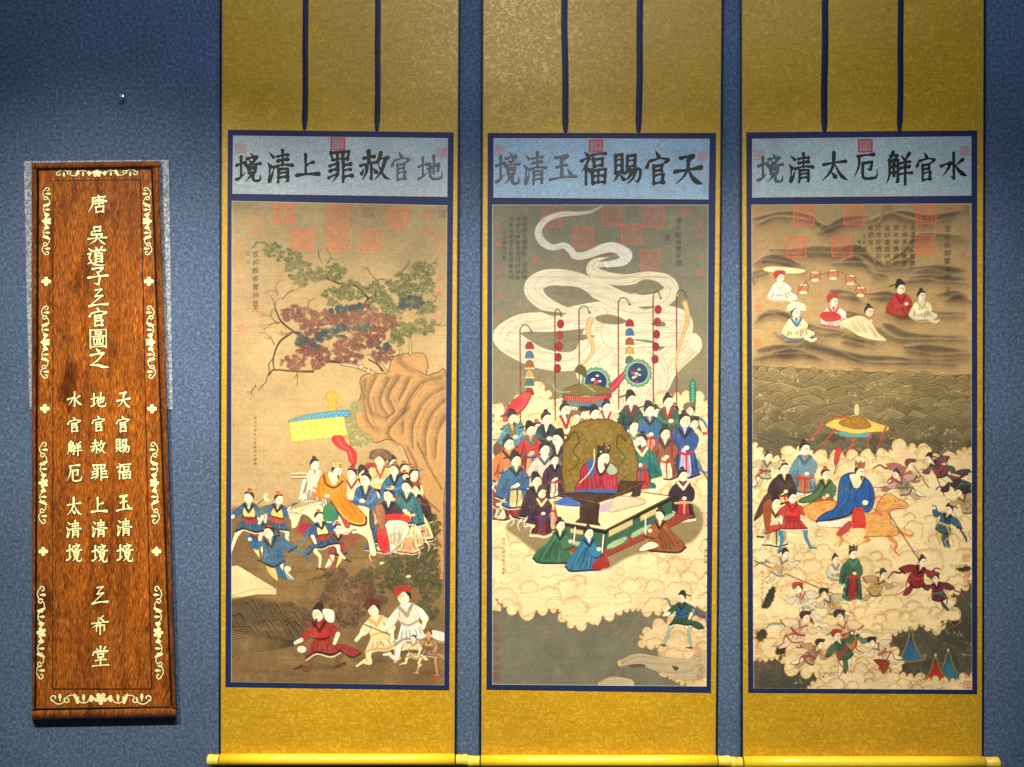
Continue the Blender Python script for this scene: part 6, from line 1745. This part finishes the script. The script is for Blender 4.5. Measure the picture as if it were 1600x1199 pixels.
quad_slab('pale_wall_patch', [(37, 252), (264, 250), (270, 640), (46, 640)], 0.0, 0.004, M_GREY)  # thin grey sheet standing in for a pale patch on the wall
board = quad_slab('wood_board', [(54, 259), (244, 256), (270, 1107), (54, 1107)], 0.004, 0.022, M_WOOD)
FIELD = [(84, 283), (219, 282), (236, 1076), (83, 1076)]
quad_slab('raised_field', FIELD, 0.0215, 0.0245, M_WOOD, parent=board)
# thin scored line round the field
for a, b in ((0, 1), (1, 2), (2, 3), (3, 0)):
    pass


def moulding(name, a, b, na, nb, mat, base, prof):
    """bar swept from a to b; prof = [(offset across 0..1, depth)], na/nb = width vectors at both ends (px)"""
    V, F = [], []
    steps = 12
    for s in range(steps + 1):
        t = s / steps
        x, y = a[0] + (b[0] - a[0]) * t, a[1] + (b[1] - a[1]) * t
        nx, ny = na[0] + (nb[0] - na[0]) * t, na[1] + (nb[1] - na[1]) * t
        for o, d in prof: V.append(W(x + nx * o, y + ny * o, base + d))
    m = len(prof)
    cross = (b[0] - a[0]) * na[1] - (b[1] - a[1]) * na[0]
    for s in range(steps):
        for i in range(m - 1):
            f = (s * m + i, (s + 1) * m + i, (s + 1) * m + i + 1, s * m + i + 1)
            F.append(f[::-1] if cross > 0 else f)
    F.append(tuple(range(m))); F.append(tuple(steps * m + i for i in range(m)))
    return mesh_obj(name, V, F, mat, plaque, porg, False)


def rnd_prof(h, n=9, w0=0.0, w1=1.0, p=0.5):
    return [(w0, 0.0)] + [(w0 + (w1 - w0) * (0.5 - 0.5 * math.cos(math.pi * i / n)), h * (0.35 + 0.65 * math.sin(math.pi * i / n) ** p)) for i in range(n + 1)] + [(w1, 0.0)]


moulding('frame_rail', (49.5, 254.5), (249.5, 251.8), (0, 10), (0, 10), M_WOOD_RIM, 0.004, rnd_prof(0.027))
moulding('frame_stile', (49, 264), (50, 1109), (9.5, 0), (4.5, 0), M_WOOD_RIM, 0.004, rnd_prof(0.034))
moulding('frame_stile', (239.5, 262), (269, 1106), (9.8, 0), (6.5, 0), M_WOOD_RIM, 0.004, rnd_prof(0.034))
moulding('bottom_ledge', (50, 1110), (275, 1106), (0, 15), (0, 15), M_WOOD_RIM, 0.002, rnd_prof(0.036, 12, 0, 1, 0.6))
# inner bead beside the stiles and rails
bead = M_GROOVE
moulding('groove_bead', (58.5, 264.5), (54.6, 1106), (3.0, 0), (2.4, 0), bead, 0.0222, [(0, 0), (0.5, 0.003), (1, 0)])
moulding('groove_bead', (235.6, 263), (266.2, 1104), (3.6, 0), (2.8, 0), bead, 0.0222, [(0, 0), (0.5, 0.003), (1, 0)])
moulding('groove_bead', (61.5, 264.6), (235.5, 262.8), (0, 2.4), (0, 2.4), bead, 0.0222, [(0, 0), (0.5, 0.003), (1, 0)])
moulding('groove_bead', (57, 1106.6), (266, 1103.4), (0, 2.6), (0, 2.6), bead, 0.0222, [(0, 0), (0.5, 0.003), (1, 0)])
for (a, b, wv) in (((83.2, 281.6), (219.6, 280.6), (0, 1.2)), ((82.4, 1076.4), (237, 1076.4), (0, 1.5)), ((82.4, 283), (81.6, 1076), (1.2, 0)), ((219.4, 282), (236.4, 1076), (1.3, 0))):
    moulding('field_score', a, b, wv, wv, bead, 0.0222, [(0, 0), (0.5, 0.0006), (1, 0)])

PCH = [('唐', 137, 305, 167, 333), ('吳', 137, 354, 167, 383), ('道', 136, 386, 165, 416), ('子', 138, 417, 168, 446), ('三', 138, 451, 169, 481), ('官', 137, 481, 170, 511), ('圖', 139, 514, 168, 545), ('之', 138, 545, 170, 576),
       ('水', 105, 613, 128, 637), ('地', 142, 613, 166, 637), ('天', 182, 612, 204, 638), ('官', 104, 652, 128, 676), ('官', 142, 650, 166, 675), ('官', 180, 650, 204, 676), ('解', 104, 690, 128, 712), ('赦', 142, 688, 166, 710), ('賜', 180, 685, 204, 710),
       ('厄', 104, 726, 128, 753), ('罪', 142, 726, 168, 751), ('福', 182, 724, 206, 749), ('太', 104, 778, 128, 806), ('上', 142, 777, 167, 803), ('玉', 182, 773, 206, 800), ('清', 103, 814, 127, 841), ('清', 143, 813, 167, 840), ('清', 182, 811, 206, 838),
       ('境', 104, 849, 128, 878), ('境', 144, 850, 168, 879), ('境', 183, 849, 208, 878), ('三', 143, 916, 169, 946), ('希', 143, 963, 169, 991), ('堂', 144, 1011, 170, 1042)]
for k, (ch, *b) in enumerate(PCH):
    relief('inlaid_character', glyph_segs(ch, *b, 1.22), lambda x, y: 0.0246, [M_SHELL, M_GROOVE], board, porg, 0.34, 0.0006, 1.1, 0.3, 300 + k, 0.4)


def cap(a, b, r0, r1=None):
    return (a[0], a[1], r0, b[0], b[1], r0 if r1 is None else r1)


def arc_caps(cx, cy, r, a0, a1, w0, w1, n=12, r1=None):
    out = []
    for i in range(n):
        t0, t1 = i / n, (i + 1) / n
        ra, rb = r + ((r if r1 is None else r1) - r) * t0, r + ((r if r1 is None else r1) - r) * t1
        A0, A1 = math.radians(a0 + (a1 - a0) * t0), math.radians(a0 + (a1 - a0) * t1)
        out.append((cx + ra * math.cos(A0), cy + ra * math.sin(A0), w0 + (w1 - w0) * t0, cx + rb * math.cos(A1), cy + rb * math.sin(A1), w0 + (w1 - w0) * t1))
    return out


def flower_caps(r):
    out = []
    for k in range(5):
        a = math.radians(72 * k + 90)
        out.append((0.30 * r * math.cos(a), 0.30 * r * math.sin(a), 0.30 * r, 0.66 * r * math.cos(a), 0.66 * r * math.sin(a), 0.36 * r))
    return out


def vine_caps():
    """ornament along +-u, half length 100, half width about 10; mirrored about u = 0"""
    half = []
    for a in (-38, 0, 38):                                   # leaf sprig beside the flower
        half.append((14, 0, 2.5, 14 + 7 * math.cos(math.radians(a)), 7 * math.sin(math.radians(a)), 3.0))
    half += arc_caps(34, -3, 12, 165, 30, 1.2, 1.1)          # first stem
    half.append((34, 6, 1.0, 34, -2, 3.2)); half.append((34, -2, 3.2, 34, -6, 2.6))     # bud
    half.append((46, 8, 3.0, 50, -4, 3.6)); half.append((50, -4, 3.2, 53, -10, 0.8)); half.append((46, 4, 3.0, 44, -3, 1.4))   # leaf
    half += arc_caps(58, 4, 11, 200, 330, 1.1, 1.2)          # arch
    half += arc_caps(67, 3, 6.5, -60, 250, 1.1, 1.4, 16, 3.0)  # inner curl
    half += arc_caps(83, -2, 13, 165, 20, 1.2, 1.2)          # outer stem
    half.append((81, 5, 1.0, 81, -3, 3.2)); half.append((81, -3, 3.4, 81, -7, 3.0))     # outer bud
    half += arc_caps(93, -1, 7.0, 60, -190, 1.2, 1.6, 16, 3.2)  # outer curl
    out = [(a, b, c, d, e, f) for a, b, c, d, e, f in half] + [(-a, b, c, -d, e, f) for a, b, c, d, e, f in half]
    return flower_caps(12.5) + out


def place(caps, cx, cy, sl, sw, vertical, flip=1, slope=0.0):
    out = []
    for a, b, c, d, e, f in caps:
        if vertical:
            p = (cx + flip * b * sw + slope * a * sl, cy + a * sl); q = (cx + flip * e * sw + slope * d * sl, cy + d * sl)
        else:
            p = (cx + a * sl, cy + flip * b * sw + slope * a * sl); q = (cx + d * sl, cy + flip * e * sw + slope * d * sl)
        m = (sl + sw) / 2
        out.append((p[0], p[1], max(c * m, 0.42), q[0], q[1], max(f * m, 0.42)))
    return out


VC = vine_caps()
for cx, cy, h in ((73, 346, 53), (71, 535, 57), (68, 755, 64), (64.5, 989, 73)):
    relief('vine_inlay', place(VC, cx, cy, h / 100, 0.62, True, -1, -0.012), lambda x, y: 0.0223, [M_SHELL, M_GROOVE], board, porg, 0.40, 0.0006, 0.7, 0, 0, 0.4)
for cx, cy, h in ((229.5, 346, 53), (235, 535, 57), (241, 755, 64), (247, 989, 73)):
    relief('vine_inlay', place(VC, cx, cy, h / 100, 0.62, True, 1, 0.022), lambda x, y: 0.0223, [M_SHELL, M_GROOVE], board, porg, 0.40, 0.0006, 0.7, 0, 0, 0.4)
relief('vine_inlay', place(VC, 151.5, 271, 0.64, 0.50, False, -1, -0.008), lambda x, y: 0.0223, [M_SHELL, M_GROOVE], board, porg, 0.40, 0.0006, 0.7, 0, 0, 0.4)
relief('vine_inlay', place(VC, 157.5, 1092, 0.79, 0.78, False, 1), lambda x, y: 0.0223, [M_SHELL, M_GROOVE], board, porg, 0.42, 0.0006, 0.7, 0, 0, 0.4)
FC = []
for k in range(4):
    a = math.radians(90 * k)
    FC.append((0.25 * 8 * math.cos(a), 0.25 * 8 * math.sin(a), 2.6, 0.58 * 8 * math.cos(a), 0.58 * 8 * math.sin(a), 3.2))
for cx, cy in ((72, 440), (70, 639), (67.5, 862), (232.5, 440), (237.5, 639), (244.5, 862)):
    o = relief('flower_inlay', [(cx + a, cy + b * 0.9, c, cx + d, cy + e * 0.9, f) for a, b, c, d, e, f in FC], lambda x, y: 0.0223, [M_SHELL, M_GROOVE], board, porg, 0.40, 0.0006, 0.7, 0, 0, 0.4)
for cx, cy in ((73, 346), (71, 535), (68, 755), (64.5, 989), (229.5, 346), (235, 535), (241, 755), (247, 989), (151.5, 271), (157.5, 1092), (72, 440), (70, 639), (67.5, 862), (232.5, 440), (237.5, 639), (244.5, 862)):
    pass

# ------------------------------------------------------------------ nail in the wall above the plaque
norg = W(194, 156, 0.0)
nail = empty('wall_nail', norg)
tag(nail, 'small steel nail sticking out of the bare blue wall above the wooden plaque', 'nail')


def rod(name, a, b, rings, mat, n=14):
    import mathutils
    A, Bv = mathutils.Vector(a), mathutils.Vector(b)
    ax = (Bv - A).normalized(); u = ax.cross(mathutils.Vector((0, 0, 1))).normalized(); w = ax.cross(u)
    V, F = [], []
    for t, r in rings:
        c = A + (Bv - A) * t
        for k in range(n):
            an = 2 * math.pi * k / n
            V.append(tuple(c + u * r * math.cos(an) + w * r * math.sin(an)))
    for j in range(len(rings) - 1):
        for k in range(n):
            p, q = j * n + k, j * n + (k + 1) % n
            F.append((p, p + n, q + n, q))
    F.append(tuple(range(n))); F.append(tuple((len(rings) - 1) * n + k for k in range(n - 1, -1, -1)))
    return mesh_obj(name, V, F, mat, nail, norg)


na, nb = norg, (norg[0] + 0.001, -0.026, norg[2] + 0.004)
rod('nail_shank', (na[0], 0.002, na[2]), nb, [(0, 0.0030), (1, 0.0030)], M_STEEL)
rod('nail_head', nb, (nb[0], nb[1] - 0.0035, nb[2] + 0.0006), [(0, 0.006), (0.1, 0.0085), (0.7, 0.0085), (1, 0.006)], M_STEEL)
